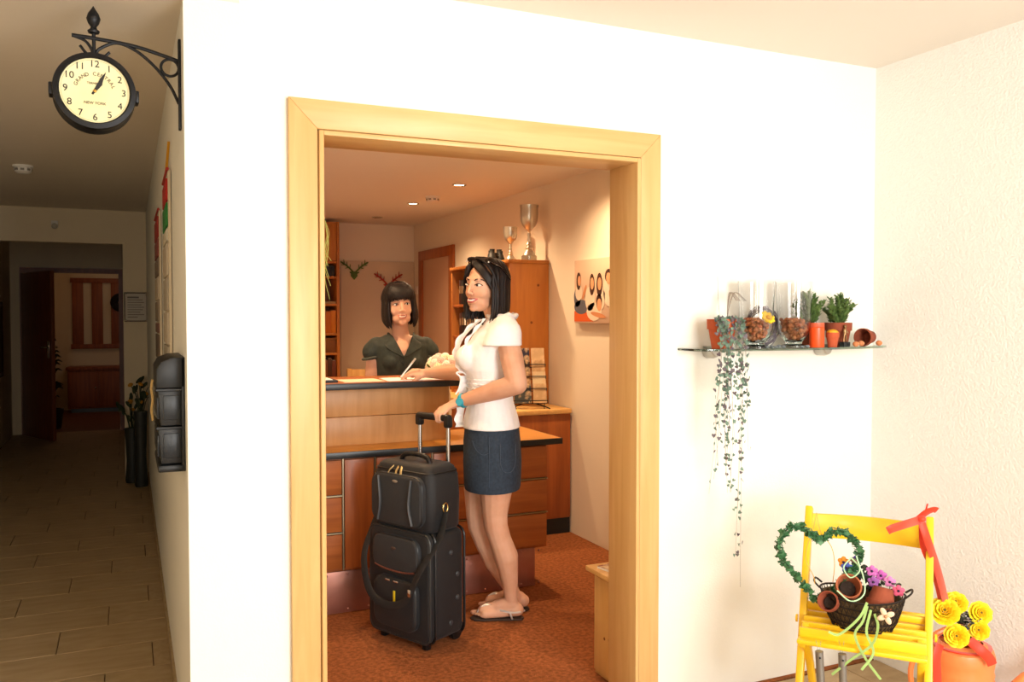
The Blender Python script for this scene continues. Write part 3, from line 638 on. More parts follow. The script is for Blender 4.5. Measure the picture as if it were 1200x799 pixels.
# y runs towards the camera: larger px x = smaller y ; panel local y = 0.6 - u
V = lambda u, v, ru, rv: oval(.6-u, v, ru, rv)
printed('printed_sofa', mat('print_orange', 'D05A20', .8), [[(.6, .01), (.6, .075), (.45, .07), (.36, .01)]], 1)
printed('printed_trousers', mat('print_denim', '5A5A66', .8), [V(.09, .1, .09, .045), V(.04, .16, .045, .06)], 2)
printed('printed_shirt', mat('print_white', 'E0CDB8', .8), [V(.06, .19, .045, .05), V(.2, .15, .06, .075), V(.25, .07, .09, .055), V(.33, .15, .05, .07), V(.42, .2, .06, .1), V(.52, .18, .05, .1)], 3)
printed('printed_arm', mat('print_skin_arm', 'C8855A', .8), [oval(.6-.13, .19, .012, .05, rot_=.5), oval(.6-.3, .05, .09, .014, rot_=.15), oval(.6-.45, .13, .012, .07, rot_=-.3)], 4)
printed('printed_hair', mat('print_hair', '3C1C10', .8), [V(.058, .26, .028, .055), V(.225, .235, .03, .066), V(.315, .23, .034, .072), V(.312, .128, .034, .05), V(.42, .28, .04, .04), V(.5, .3, .04, .05)], 5)
printed('printed_face', mat('print_skin', 'D89A70', .8), [V(.068, .262, .02, .032), V(.228, .24, .021, .036), V(.318, .236, .023, .038), V(.315, .11, .026, .038), V(.42, .265, .024, .034), V(.5, .29, .024, .034)], 6)

# low pine cabinet just inside the doorway, magazine on it
lc_ = thing('low_cabinet', 'low pale pine cabinet just inside the doorway, right side', 'cabinet', (1.66, YWB+.025, 0))
MB().bx(0, .8, 0, .17, 0, .4).build('body', PINEL, lc_, bevel=.003); MB().bx(-.03, .83, 0, .195, .4, .42).build('top', PINEL, lc_, bevel=.004)
MB().bx(-.012, 0, .012, .155, .02, .39).build('side_panel', PINEL, lc_, bevel=.003)
kn = MB()
for y, z in ((.04, .17), (.075, .165)): kn.lathe([(0, 0), (.006, 0), (.006, .0008), (0, .0008)], (-.0122, y, z), 12, Matrix.Rotation(R(-90), 4, 'Y'))
kn.build('wood_knots', MATS['knot'], lc_)
mg = thing('magazine', 'red and white magazine lying on the low pine cabinet', 'magazine', (1.74, YWB+.11, .42), R(12))
MB().box((0, 0, .004), (.15, .14, .008)).build('pages', PAPER, mg); MB().box((0, 0, .0085), (.15, .14, .001)).build('cover', mat('mag_red', '8A2A1C', .4, col2='D8C0A0', nscale=16, ramp=(.5, .6)), mg)

# raffia straws hanging at the left jamb
rf = thing('raffia_tassel', 'pale green raffia tassel hanging on the left door jamb', 'decoration', at(379, 258, 2.79))
STRAW = mat('straw_green', 'C4C468', .8); rnd = random.Random(12)
MB().tube([(-.07, -.06, .004), (-.02, -.02, .008), (.006, 0, .003)], .003, 6).build('hook', IRON, rf)
for k in range(6):
    L = rnd.uniform(.12, .32); dx = rnd.uniform(.004, .03); pts = bez([(.004, rnd.uniform(-.006, .006), 0), (.006+dx*.5, 0, -L*.35), (.003, 0, -L*.7), (dx, rnd.uniform(-.01, .01), -L)], 5)
    MB().tube(pts, .0019, 5, flat=.5).build('straw', STRAW, rf)

# ------------------------------------------------------------------ suitcase and bag
SUIT = Vector((1.146, 3.53, 0)); SRZ = math.atan2(-.349, .17)
FAB = mat('black_ballistic_fabric', '17191C', .55, bump=.25, bscale=500, sheen=.05)
FABG = mat('grey_black_fabric', '26292C', .6, bump=.25, bscale=400, sheen=.05)
PIPE = mat('black_piping', '0E0F10', .4); ZIP = mat('zip_grey', '3C3C3A', .4, metal=.4)
st = thing('trolley_suitcase', 'black fabric trolley suitcase with raised telescopic handle', 'suitcase', SUIT, SRZ)
MB().box((0, .0, .265), (.36, .2, .46)).build('shell', FAB, st, bevel=.035, seg=4)
def rrect(w, h, r, n=6):
    o_ = []
    for cx, cz, a0 in ((w/2-r, h/2-r, 0), (-w/2+r, h/2-r, 90), (-w/2+r, -h/2+r, 180), (w/2-r, -h/2+r, 270)):
        for k in range(n+1): a = R(a0+90*k/n); o_.append((cx+r*math.cos(a), cz+r*math.sin(a)))
    return o_
def loop_xz(w, h, r, c, rad, mat_, nm, par):
    return MB().tube([(c[0]+x, c[1], c[2]+z) for x, z in rrect(w, h, r)], rad, 6, closed=True).build(nm, mat_, par)
def pad(w, h, r, c, d, m, nm, par, bev=.012):
    """soft rounded panel standing proud of the front (-y)"""
    return MB().rings([[Vector((c[0]+x, c[1]-dd, c[2]+z)) for x, z in rrect(w-2*ins, h-2*ins, max(r-ins, .004))] for dd, ins in ((0, 0), (d*.6, 0), (d*.9, bev*.4), (d, bev))]).build(nm, m, par, angle=60)
fr = pad(.37, .46, .04, (0, -.095, .265), .03, FAB, 'front_panel', st)
loop_xz(.37, .46, .04, (0, -.118, .265), .004, ZIP, 'zip', fr); loop_xz(.375, .465, .04, (0, -.09, .265), .006, PIPE, 'piping', st); loop_xz(.365, .46, .04, (0, .09, .265), .006, PIPE, 'piping', st)
up = pad(.28, .15, .05, (0, -.125, .395), .025, FABG, 'upper_pocket', st)
loop_xz(.275, .145, .05, (0, -.141, .395), .0035, PIPE, 'piping', up)
MB().tube(bez([(-.12, -.148, .335), (-.05, -.15, .325), (.05, -.15, .325), (.12, -.148, .335)], 5), .004, 6).build('zip', mat('zip_rust', '7A4A3C', .4, metal=.5), up)
lp = pad(.26, .215, .05, (0, -.125, .185), .03, FAB, 'lower_pocket', st)
loop_xz(.255, .21, .05, (0, -.146, .185), .0035, ZIP, 'zip', lp)
MB().box((.01, -.1575, .205), (.012, .003, .075)).build('yellow_tag', mat('tag_yellow', 'E0C41C', .5), lp, bevel=.001)
for x in (-.03, .02): MB().box((x, -.158, .283), (.03, .004, .008)).build('zip_pull', CHROME, lp, bevel=.001)
MB().ell((.0, -.152, .42), (.016, .003, .007), seg=14).build('logo_badge', mat('badge_grey', '5A4A44', .3, metal=.6), up)
for z in (.1, .2, .3, .4):
    MB().ell((.181, .01 if z in (.1, .4) else .05, z), (.004, .011, .011)).build('side_stud', mat('stud_grey', '3A3E42', .4), st)
for sx in (-1, 1):
    MB().lathe([(0, -.015), (.028, -.015), (.032, -.01), (.032, .01), (.028, .015), (0, .015)], (sx*.14, .075, .034), 20, Matrix.Rotation(R(90), 4, 'Y')).build('wheel', PIPE, st)
    MB().box((sx*.14, .07, .055), (.06, .07, .05)).build('wheel_housing', PIPE, st, bevel=.012)
    MB().box((sx*.13, -.085, .03), (.03, .03, .06)).build('foot', PIPE, st, bevel=.006)
MB().box((0, 0, .062), (.34, .2, .024)).build('base_frame', PIPE, st, bevel=.01)
th = link('telescopic_handle', None, st)
for sx in (-1, 1):
    MB().cyl((sx*.088, .09, .45), (sx*.088, .09, .945), .0095, seg=14).build('rod', mat('rod_chrome', 'C4C4C4', .22, metal=1), th)
    MB().box((sx*.088, .09, .937), (.03, .034, .05)).build('grip_end', PIPE, th, bevel=.008)
MB().box((0, .09, .955), (.205, .032, .03)).build('grip', PIPE, th, bevel=.012, seg=3)
# soft bag strapped on the suitcase
bg = thing('cabin_bag', 'smaller black cabin bag sitting on top of the trolley suitcase', 'bag', SUIT+Vector((0, 0, .498)), SRZ)
sh = [[Vector((x*sx, y, z)) for x, y in [(a, b-.015) for a, b in rrect(.36, .2, .045)]] for z, sx in ((0, .95), (.012, 1.0), (.14, 1.02), (.23, .98), (.262, .9), (.275, .8))]
for i, zz in enumerate((0, .012, .14, .23, .262, .275)):
    k = (.93, 1, 1.02, .98, .88, .76)[i]
    for v in sh[i]: v.y = (v.y+.015)*k-.015
MB().rings(sh).build('shell', FAB, bg, angle=60)
bp_ = pad(.31, .215, .05, (0, -.113, .125), .028, FABG, 'front_pocket', bg)
loop_xz(.306, .21, .05, (0, -.132, .125), .004, PIPE, 'piping', bp_)
for sx in (-1, 1): MB().tube(bez([(sx*.105, -.143, .03), (sx*.088, -.146, .11), (sx*.1, -.144, .22)], 6), .007, 8, flat=.4).build('side_trim', mat('trim_grey', '4A4C4E', .5), bp_)
MB().ell((0.0, -.142, .205), (.017, .003, .006), seg=14).build('logo_badge', mat('badge_light', 'A8A090', .3, metal=.6), bp_)
hd = MB().tube(bez([(-.09, -.02, .268), (-.07, -.02, .296), (0, -.02, .305), (.07, -.02, .296), (.09, -.02, .268)], 6), .011, 10).build('carry_handle', PIPE, bg)
zp = MB().tube([(x, y-.015, .245) for x, y in rrect(.34, .185, .04)], .0045, 6, closed=True).build('zip', PIPE, bg)
for a in (-.02, .01, .03):
    MB().tube([(-.03+a, -.1, .262), (-.03+a*1.4, -.118, .245), (-.035+a*1.8, -.126, .215)], .005, 6, flat=.5).build('zip_pull', mat('gold_zip', 'D8C48C', .3, metal=.8), zp)
ring_ = MB().tube([(.187, -.03+.014*math.cos(a*math.pi/6), .1+.02*math.sin(a*math.pi/6)) for a in range(12)], .0035, 6, closed=True).build('strap_ring', mat('gold_ring', 'D0B070', .25, metal=1), bg)
MB().tube([(-.187, -.03+.014*math.cos(a*math.pi/6), .1+.02*math.sin(a*math.pi/6)) for a in range(12)], .0035, 6, closed=True).build('strap_ring', MATS['gold_ring'], bg)
strap = bez([(-.19, -.035, .085), (-.196, -.09, -.02), (-.178, -.16, -.14), (-.115, -.185, -.27), (0, -.19, -.31), (.11, -.185, -.27), (.17, -.16, -.14), (.2, -.08, -.02), (.192, -.035, .085)], 8)
MB().tube(strap, .018, 8, flat=.16, up=(0, 1, 0)).build('shoulder_strap', mat('strap_black', '1A1C1E', .6, bump=.3, bscale=300), bg)
MB().box((.13, -.183, -.235), (.016, .008, .03)).build('strap_buckle', CHROME, bg, bevel=.002)
# ------------------------------------------------------------------ glass wall shelf and what stands on it
SZT = 1.284
gs = thing('glass_shelf', 'bowed clear glass wall shelf on two metal clips', 'shelf', (2.265, YW, SZT))
n = 20; outl = [(-.46, -.004), (.46, -.004)] + [(.46-.92*k/n, -.1-.085*math.sin(math.pi*k/n)**.6) for k in range(n+1)]
MB().prism(outl, -.008, 0).build('glass_plate', mat('shelf_glass', 'D8F0E4', .03, trans=1, ior=1.45), gs, bevel=.001, seg=1)
for x in (-.33, .2):
    hd_ = [(.024*math.cos(R(180+k*18)), .03*math.sin(R(180+k*18))) for k in range(11)]
    MB().rings([[Vector((x+p[0]*q, y, p[1]*q-.0085)) for p in hd_] for y, q in ((-.002, 1), (-.04, 1), (-.06, .8))]).build('clip', mat('satin_metal', 'B8B4AC', .3, metal=.9), gs, bevel=.003)
    MB().bx(x-.018, x+.018, -.05, -.0, .0005, .006).build('clip_top', MATS['satin_metal'], gs, bevel=.002)
def shelf_x(px_, y): 
    d = _f + (px_-600)/1000*_r; return d.x/d.y*y
def pot_mesh(par, r, h, m=TERRA, soil=True, M=None):
    rr = r*.68
    MB().lathe([(0, 0), (rr, 0), (r*.9, h*.66), (r, h*.66), (r*1.02, h), (r*.92, h), (r*.86, h*.7), (rr*.85, h*.06), (0, h*.05)], seg=28, M=M).build('pot', m, par)
    if soil: MB().lathe([(0, h*.88), (r*.9, h*.87), (r*.88, h*.7), (0, h*.7)], seg=20, M=M).build('soil', SOIL, par)
# trailing string-of-hearts plant
py_ = 2.45
hp = thing('trailing_plant', 'terracotta pot with a long trailing heart-leaf vine at shelf end', 'plant', (shelf_x(846, py_), py_, SZT))
pot_mesh(hp, .052, .104)
VL = mat('vine_leaf', '74907C', .6, col2='546A5C', nscale=30); VLD = mat('vine_leaf_purple', '5A5058', .6, col2='6E6468', nscale=30); VST = mat('vine_stem', '8A7A6A', .7)
rnd = random.Random(21)
def heart_leaf(mb, c, s, M):
    pts = [(0, -.9), (.55, -.25), (.8, .3), (.5, .75), (0, .45), (-.5, .75), (-.8, .3), (-.55, -.25)]
    top = [c+M@Vector((x*s, .18*s*abs(x), z*s)) for x, z in pts]; off = M@Vector((0, .12*s, 0))
    mb.rings([top, [p+off for p in top]])
strands = []
for k in range(13):
    base = rnd.choice([(-.012, -.04), (.0, -.044), (.012, -.042), (-.03, -.03), (.036, -.03), (.044, -.02)])
    L = rnd.choice([.25, .34, .4, .44, .5, .56]) if k > 2 else (.84, .72, .5)[k]
    x0 = base[0] + (rnd.uniform(-.025, .025)); y0 = base[1]
    if k < 3: x0 = (.034, .026, -.02)[k]
    elif L > .5: x0 = rnd.uniform(.0, .045)
    sway = rnd.uniform(-.02, .02)
    strands.append(bez([(x0*.5, y0*.6, .095), (x0, y0*1.25-.004, .1), (x0*1.1, -.066, .05), (x0+sway*.3, -.07, -.08), (x0+sway, -.07+rnd.uniform(-.01, .02), -L*.55), (x0+sway*1.3+rnd.uniform(-.015, .015), -.06, -L)], 10))
for x1, L in ((-.07, .45), (-.09, .5), (.08, .36)): strands.append(bez([(x1*.3, -.05, .1), (x1*.6, -.07, .0), (x1*.8, -.06, -L*.6), (x1, -.05, -L)], 10))
stm, la, lb = MB(), MB(), MB()
for s_i, sd in enumerate(strands):
    stm.tube(sd[::2], .0005, 4)
    tot = len(sd)
    for j, p in enumerate(sd):
        if j < 4: continue
        fr_ = j/tot
        for q in range(2):
            if rnd.random() < (.72 if j < 28 else .35)+.75*max(0, fr_-.45): continue
            s_ = rnd.uniform(.0085, .0125)*(1.1-.4*fr_)
            M_ = (Matrix.Rotation(rnd.uniform(-1.2, 1.2), 4, 'Z') @ Matrix.Rotation(rnd.uniform(-.6, .6), 4, 'X') @ Matrix.Rotation(rnd.uniform(-.9, .9), 4, 'Y'))
            heart_leaf(la if rnd.random() < .6 else lb, p+Vector((rnd.uniform(-.012, .012), rnd.uniform(-.008, .008), rnd.uniform(-.008, .008))), s_, M_)
tag(stm.build('stems', VST, hp), kind='stuff'); tag(la.build('leaves', VL, hp, smooth=False), kind='stuff'); tag(lb.build('dark_leaves', VLD, hp, smooth=False), kind='stuff')
tw = MB()
tw.tube(bez([(.0, .01, .09), (-.005, .015, .17), (-.012, .01, .23), (-.013, .01, .255)], 6), .0007, 4)
for k in range(9):
    x1 = rnd.uniform(.02, .08); tw.tube(bez([(.03, .01, .09), (.025+x1*.2, .01, .15), (.03+x1*.6, .02, .2), (.05+x1, .02, .17)], 5), .0009, 4)
tw.build('dry_twigs', VST, hp)
# wire twig wreath behind the first vase
wy = 2.515
ww = thing('twig_wreath', 'grey twisted twig wreath leaning behind the first glass vase', 'wreath', (shelf_x(893, wy), wy, SZT+.075))
for k in range(12):
    r_ = rnd.uniform(.055, .078); e = rnd.uniform(.9, 1.1)
    MB().tube([(r_*e*math.cos(a*math.pi/12)+rnd.uniform(-.003, .003), rnd.uniform(-.01, .01), r_*math.sin(a*math.pi/12)+rnd.uniform(-.003, .003)) for a in range(24)], .0016, 5, closed=True).build('twig', mat('twig_grey', '6A6066', .8), ww)
# two footed glass vases with nuts and petals
def vase(px_, y, label, seed, fill, top_yellow=False):
    x = shelf_x(px_, y); t = thing('glass_vase', label, 'vase', (x, y, SZT), 0, 'footed glass vases on the shelf')
    ro = [(0, 0), (.05, 0), (.05, .006), (.03, .012), (.03, .018), (.048, .04), (.058, .065), (.0605, .12), (.066, .242)]
    ri = [(.0645, .242), (.0588, .12), (.056, .067), (.046, .044), (.026, .024), (0, .022)]
    MB().lathe(ro+ri, seg=40, cap=False).build('glass', GLASS, t)
    rnd = random.Random(seed)
    c = thing('nut_filling', f'brown nuts and dried petals inside the {fill}', 'nuts', (x, y, SZT+.022)); c['kind'] = 'stuff'
    a_, b_ = MB(), MB()
    for k in range(190):
        z = rnd.uniform(.008, .082); rmax = max(.004, min(.0535, .022+z*.75)-.008); rr = rmax*math.sqrt(rnd.random()); an = rnd.uniform(0, 6.28); s_ = rnd.uniform(.005, .0085)
        (a_ if k % 2 else b_).ell((rr*math.cos(an), rr*math.sin(an), z), (s_*1.2, s_, s_), Matrix.Rotation(rnd.uniform(0, 3), 4, 'X'), 8, 6)
    o1 = a_.build('nuts', mat('nut_brown', 'B8703C', .6, col2='8C4A24', nscale=60), c); o2 = b_.build('petals', mat('petal_rust', 'A84A2C', .7, col2='C88A5A', nscale=70), c)
    for o_ in (o1, o2): o_['kind'] = 'stuff'
    return x
vx = vase(886, 2.465, 'glass vase of rust petals with a yellow bloom, next to trailing plant', 1, 'vase with the yellow bloom')
vase(930, 2.465, 'glass vase of brown nuts, next to the orange candle', 2, 'vase next to the orange candle')
yb = thing('yellow_bloom', 'small yellow silk bloom on the petals in the glass vase', 'flower', (vx+.016, 2.425, SZT+.108)); yb.scale = (1.4, 1.4, 1.4); yb.rotation_euler = (R(50), 0, 0)
for k in range(8): MB().ell((.011*math.cos(k*.785), .011*math.sin(k*.785), 0), (.011, .007, .005), Matrix.Rotation(k*.785, 4, 'Z') @ Matrix.Rotation(-.5, 4, 'Y'), 8, 6).build('petal', mat('petal_yellow', 'F2C416', .6), yb)
MB().ell((0, 0, .003), .006, seg=8, rings=6).build('centre', mat('bloom_centre', 'D89A10', .7), yb)
# slate chips under the vases
rnd = random.Random(31)
SL = ['slate chip under the vine at the left foot of first vase', 'slate chip just in front of the first vase foot', 'slate chip at the right foot of the first vase', 'slate chip set back between the two vases', 'slate chip midway between the two vases at the front', 'slate chip set back at the left foot of second vase', 'slate chip in front of the second vase, left side', 'slate chip nearest the orange candle jar', 'slate chip in front of the second vase, right side']
for k in range(9):
    px_ = (868, 875, 899, 904, 909, 913, 918, 946, 940)[k]; y = (2.42, 2.4, 2.415, 2.45, 2.41, 2.44, 2.4, 2.4, 2.405)[k]; s_ = rnd.uniform(.008, .014)
    m_ = MB(); m_.ell((0, 0, s_*.45), (s_, s_*.8, s_*.5), None, 7, 5)
    tag(m_.build('slate_chip', mat('slate_grey', '6E7478', .5), None, loc=(shelf_x(px_, y), y, SZT), rz=rnd.uniform(0, 3), smooth=False), SL[k], 'stone', 'slate chips on the shelf')
# two boxwood plants
BX = mat('box_leaf', '3E5A2A', .5, col2='6A8444', nscale=40); BXS = mat('box_stem', '5E5A34', .7)
def boxplant(px_, y, r, h, label, n, hi, seed, lean=None, m=TERRAD):
    t = thing('boxwood_plant', label, 'plant', (shelf_x(px_, y), y, SZT), 0, 'boxwood plants in terracotta pots'); pot_mesh(t, r, h, m)
    rnd = random.Random(seed); s_, l_ = MB(), MB()
    for k in range(n):
        a = rnd.uniform(0, 6.28); rr = rnd.uniform(.1, 1.15)*r; top = Vector((rr*1.45*math.cos(a), rr*.7*math.sin(a), h+rnd.uniform(.3, 1)*hi*(1.1-.35*rr/r)))
        if lean and k == 0: top = Vector(lean)
        path = bez([(rr*.5*math.cos(a), rr*.5*math.sin(a), h*.85), (rr*.8*math.cos(a), rr*.5*math.sin(a), (h+top.z)/2), top], 7); s_.tube(path[::2], .0012, 4)
        for j, p in enumerate(path[3:]):
            for q in range(3):
                b = rnd.uniform(0, 6.28); L = rnd.uniform(.007, .0115)
                M_ = Matrix.Rotation(b, 4, 'Z') @ Matrix.Rotation(rnd.uniform(-1.2, -.3), 4, 'Y')
                l_.ell(p+M_@Vector((L*.8, 0, 0)), (L, .0042, .0012), M_, 6, 4)
    s_.build('stems', BXS, t); tag(l_.build('leaves', BX, t), kind='stuff')
boxplant(948, 2.5, .045, .088, 'boxwood plant in terracotta pot behind the orange candle', 48, .12, 7)
boxplant(982, 2.47, .05, .09, 'boxwood plant in terracotta pot behind the small metal figurine', 44, .105, 9, lean=(.085, 0, .155))
# orange candle jar
cj = thing('candle_jar', 'bright orange cylindrical candle jar in front of boxwood', 'candle', (shelf_x(957, 2.415), 2.415, SZT))
MB().lathe([(0, 0), (.026, 0), (.027, .003), (.027, .072), (.025, .074), (0, .074)], seg=28).build('wax_body', mat('orange_wax', 'F0521A', .35, sss=.2), cj)
MB().lathe([(.026, .074), (.027, .076), (.027, .09), (.0245, .09), (.0245, .076), (0, .075)], seg=28).build('rim', mat('orange_rim', 'D05A3A', .4), cj); MB().cyl((0, 0, .075), (0, .001, .084), .001, seg=5).build('wick', BLACK, cj)
# small pot candle with yellow wax
sp = thing('small_pot_candle', 'small terracotta pot filled with yellow wax beside the figurine', 'candle', (shelf_x(975.5, 2.41), 2.41, SZT))
pot_mesh(sp, .024, .054, TERRA, False); MB().lathe([(0, .066), (.012, .064), (.02, .058), (.022, .05), (0, .048)], seg=20).build('wax', mat('yellow_wax', 'F0A81C', .5, bump=.5, bscale=60), sp)
# metal figurine
fg = thing('figurine', 'tiny dark metal figurine on a black base', 'figurine', (shelf_x(990, 2.415), 2.415, SZT))
MB().box((0, 0, .009), (.032, .026, .018)).build('base', BLACK, fg, bevel=.003)
b_ = MB(); b_.caps((-.006, 0, .018), (-.004, 0, .045), .003, .004).caps((.008, 0, .018), (.004, 0, .045), .003, .004).caps((0, 0, .045), (0, 0, .062), .006, .007).ell((0, -.001, .075), (.007, .006, .008)).caps((-.006, 0, .062), (-.01, -.006, .045), .003, .002).caps((.006, 0, .062), (.011, -.006, .05), .003, .002)
link('figure', remesh(b_, .0014, 2), fg).data.materials.append(mat('bronze', '8A6A48', .3, metal=.9))
# toppled pot with nuts
tp = thing('toppled_pot', 'terracotta pot lying on its side at the shelf end', 'pot', (shelf_x(1013, 2.42), 2.43, SZT+.034), R(-70))
Mt = Matrix.Rotation(R(-97), 4, 'X')
MB().lathe([(0, .07), (.024, .07), (.031, .018), (.034, .018), (.0345, 0), (.031, 0), (.029, .02), (.02, .064), (0, .064)], seg=28, M=Matrix.Rotation(R(-90), 4, 'X') ).build('pot', TERRAD, tp)
for i, (px_, y, z, lab) in enumerate(((1003, 2.385, .0105, 'hazelnut in front of the toppled pot'), (1009, 2.4, .012, 'hazelnut inside the mouth of the toppled pot'), (1030, 2.41, .0115, 'hazelnut right of the toppled pot near shelf end'))):
    nt_ = thing('hazelnut', lab, 'nut', (shelf_x(px_, y), y, SZT+z), 0, 'hazelnuts on the shelf'); MB().ell((0, 0, 0), (.0125, .0105, .0105)).build('shell', mat('hazel', 'C07848', .5), nt_); MB().ell((.01, 0, 0), (.004, .007, .007)).build('cap', mat('hazel_cap', 'D8A878', .7), nt_)

# ------------------------------------------------------------------ yellow folding chair group in the corner
YEL = mat('yellow_lacquer', 'F2C21C', .38, coat=.2)
CH = Vector((2.055, 1.925, 0)); CRZ = R(-50)
MC = Matrix.Translation(CH) @ Matrix.Rotation(CRZ, 4, 'Z')
ch = thing('folding_chair', 'yellow wooden folding chair with slatted seat in the corner', 'chair', CH, CRZ)
def bar(nm, a, b, w, d, par=ch, m=YEL, bev=.004):
    a = Vector(a); b = Vector(b); t = (b-a); L = t.length; t.normalize(); xa = Vector((1, 0, 0)) if abs(t.x) < .9 else Vector((0, 1, 0)); xa = (xa-t*xa.dot(t)).normalized(); ya = t.cross(xa)
    return MB().box((0, 0, 0), (w, d, L), M=M3(xa, ya, t, (a+b)/2)).build(nm, m, par, bevel=bev)
for sx in (-1, 1):
    bar('post', (sx*.178, .13, .772), (sx*.178, -.2, .0), .022, .04)
    bar('rear_leg', (sx*.158, -.13, .46), (sx*.158, .26, 0), .02, .034)
    bar('seat_rail', (sx*.162, -.17, .425), (sx*.162, .16, .437), .02, .03)
# curved top slat
k_ = 14; prof_ = []
for i in range(k_+1):
    x = -.178+.356*i/k_; y = .118+.03*(1-(x/.178)**2); prof_.append([Vector((x, y-.007, .675)), Vector((x, y+.007, .675)), Vector((x, y+.018, .75)), Vector((x, y+.004, .75))])
MB().rings(prof_).build('top_slat', YEL, ch, bevel=.002)
bar('back_rail', (-.175, .012, .485), (.175, .012, .485), .016, .022)
for i in range(6): bar('seat_slat', (-.172, -.15+i*.054, .445), (.172, -.15+i*.054, .449), .014, .044, bev=.003)
bar('front_rail', (-.175, -.172, .434), (.175, -.172, .434), .036, .014)
bar('stretcher', (-.175, -.105, .24), (.175, -.105, .24), .022, .016); bar('stretcher', (-.15, .11, .165), (.15, .11, .165), .022, .016)
for sx in (-1, 1): MB().lathe([(0, 0), (.012, 0), (.012, .006), (0, .008)], (sx*.194, -.012, .445), 14, Matrix.Rotation(sx*R(90), 4, 'Y')).build('pivot_bolt', YEL, ch)
C3 = lambda x, y, z: MC @ Vector((x, y, z))
# wire basket with terracotta pots, pansies and ribbon
bk = thing('wire_basket', 'oval dark wire basket lined with moss on the chair seat', 'basket', C3(-.004, -.055, .466), CRZ)
WIRE = mat('rusty_wire', '2A221E', .6, metal=.4)
A0, B0, A1, B1, HB = .085, .062, .12, .09, .092
def ov(a, b, z, n=28): return [Vector((a*math.cos(2*math.pi*k/n), b*math.sin(2*math.pi*k/n), z+.012*(math.cos(2*math.pi*k/n)**2)*(z/HB))) for k in range(n)]
for f_ in (0, .25, .5, .75, 1): MB().tube(ov(A0+(A1-A0)*f_**.7, B0+(B1-B0)*f_**.7, HB*f_), .0022 if 0 < f_ < 1 else .003, 5, closed=True).build('wire_hoop', WIRE, bk)
wv = MB()
for k in range(44):
    for s_ in (-1, 1):
        pts = []
        for q in range(6):
            f_ = q/5; a = 2*math.pi*(k/44+s_*f_*.06); pts.append(((A0+(A1-A0)*f_**.7)*math.cos(a), (B0+(B1-B0)*f_**.7)*math.sin(a), HB*f_+.012*math.cos(a)**2*f_))
        wv.tube(pts, .0011, 4)
tag(wv.build('wire_mesh', WIRE, bk), kind='stuff')
for sx in (-1, 1): MB().tube(bez([(sx*.118, -.03, .107), (sx*.135, -.02, .122), (sx*.135, .02, .122), (sx*.118, .03, .107)], 5), .003, 6).build('handle', WIRE, bk)
MB().lathe([(0, .004), (1, .004), (1.2, .04), (1.4, .092), (1.3, .092), (1.05, .06), (0, .055)], seg=28, M=Matrix.Diagonal((.083, .06, 1, 1))).build('moss_lining', mat('moss_brown', '4E3E2A', .95, col2='6A5434', nscale=30, bump=.9, bscale=110), bk)
MBK = Matrix.Translation(C3(-.004, -.055, .466)) @ Matrix.Rotation(CRZ, 4, 'Z')
for (x, y, z, r_, h, tx, ty, lab) in ((-.085, -.06, .075, .03, .055, 62, -25, 'small brown flowerpot tipped forward at the basket left side'), (-.04, -.015, .11, .037, .065, 55, 18, 'terracotta flowerpot tipped forward above the others in the basket'), (.055, -.02, .098, .042, .06, 165, 8, 'upside-down dark terracotta flowerpot at the basket right side')):
    q = thing('small_flowerpot', lab, 'flowerpot', MBK @ Vector((x, y, z)), 0, 'flowerpots in the wire basket'); q.rotation_euler = (R(tx), R(ty), CRZ)
    MB().lathe([(0, -h/2), (r_*.65, -h/2), (r_*.88, h*.15), (r_, h*.15), (r_, h/2), (r_*.88, h/2), (r_*.78, h*.1), (r_*.55, -h*.4), (0, -h*.4)], seg=24).build('pot', TERRAD if tx != 55 else mat('terracotta_mid', 'A45A38', .85, bump=.15, bscale=90), q)
    MB().lathe([(r_*.6, h*.05), (0, h*.05)], seg=16, cap=False).build('filling', SOIL, q)
# pansies behind
rnd = random.Random(14)
for i, (x, y, z, c1, lab) in enumerate(((-.045, .03, .165, '4A5AA8', 'blue pansy standing behind the tipped pots'), (.025, .045, .16, 'C86AB0', 'pink pansy in the middle of the basket'), (.05, .05, .148, 'B85AA8', 'purple-pink pansy at the basket back'), (.075, .04, .135, 'D884B8', 'light pink pansy right of the basket middle'), (.03, .035, .13, '9A5AA0', 'mauve pansy low in the basket'), (.1, .01, .12, 'D85A7A', 'rose pansy near the basket right handle'), (-.055, .035, .18, 'E0902A', 'orange pansy above the blue pansy'), (-.02, .045, .185, '5A4A98', 'violet pansy highest in the basket'))):
    q = thing('pansy', lab, 'flower', MBK @ Vector((x, y-.012, z)), CRZ, 'pansies in the wire basket'); mm = mat('pansy_'+c1, c1, .7)
    for k in range(5):
        a = k*1.257+.3; MB().ell((.0085*math.cos(a), -.002*(k % 2), .0085*math.sin(a)), (.0095, .002, .008), Matrix.Rotation(-a, 4, 'Y'), 8, 6).build('petal', mm, q)
    MB().ell((0, -.004, 0), .004, seg=8, rings=6).build('eye', mat('pansy_eye', 'F4E8F0' if i % 2 else '301838', .7), q)
    MB().tube([(0, .002, 0), (0, .008, -.03), (0, .0, -.06)], .0014, 5).build('stem', GREENL, q)
pll = MB()
for k in range(60):
    x = rnd.uniform(-.03, .1); p = Vector((x, rnd.uniform(.03, .07), rnd.uniform(.09, .165-.3*max(0, x-.03)))); pll.ell(p, (.012, .004, .008), Matrix.Rotation(rnd.uniform(0, 6), 4, 'Z') @ Matrix.Rotation(rnd.uniform(0, 3), 4, 'X'), 6, 4)
pl_t = thing('pansy_foliage', 'dark green pansy leaves filling the back of the basket', 'leaves', MBK @ Vector((0, 0, 0)), CRZ); pl_t['kind'] = 'stuff'; tag(pll.build('leaves', mat('pansy_leaf', '2E3A2C', .7), pl_t), kind='stuff')
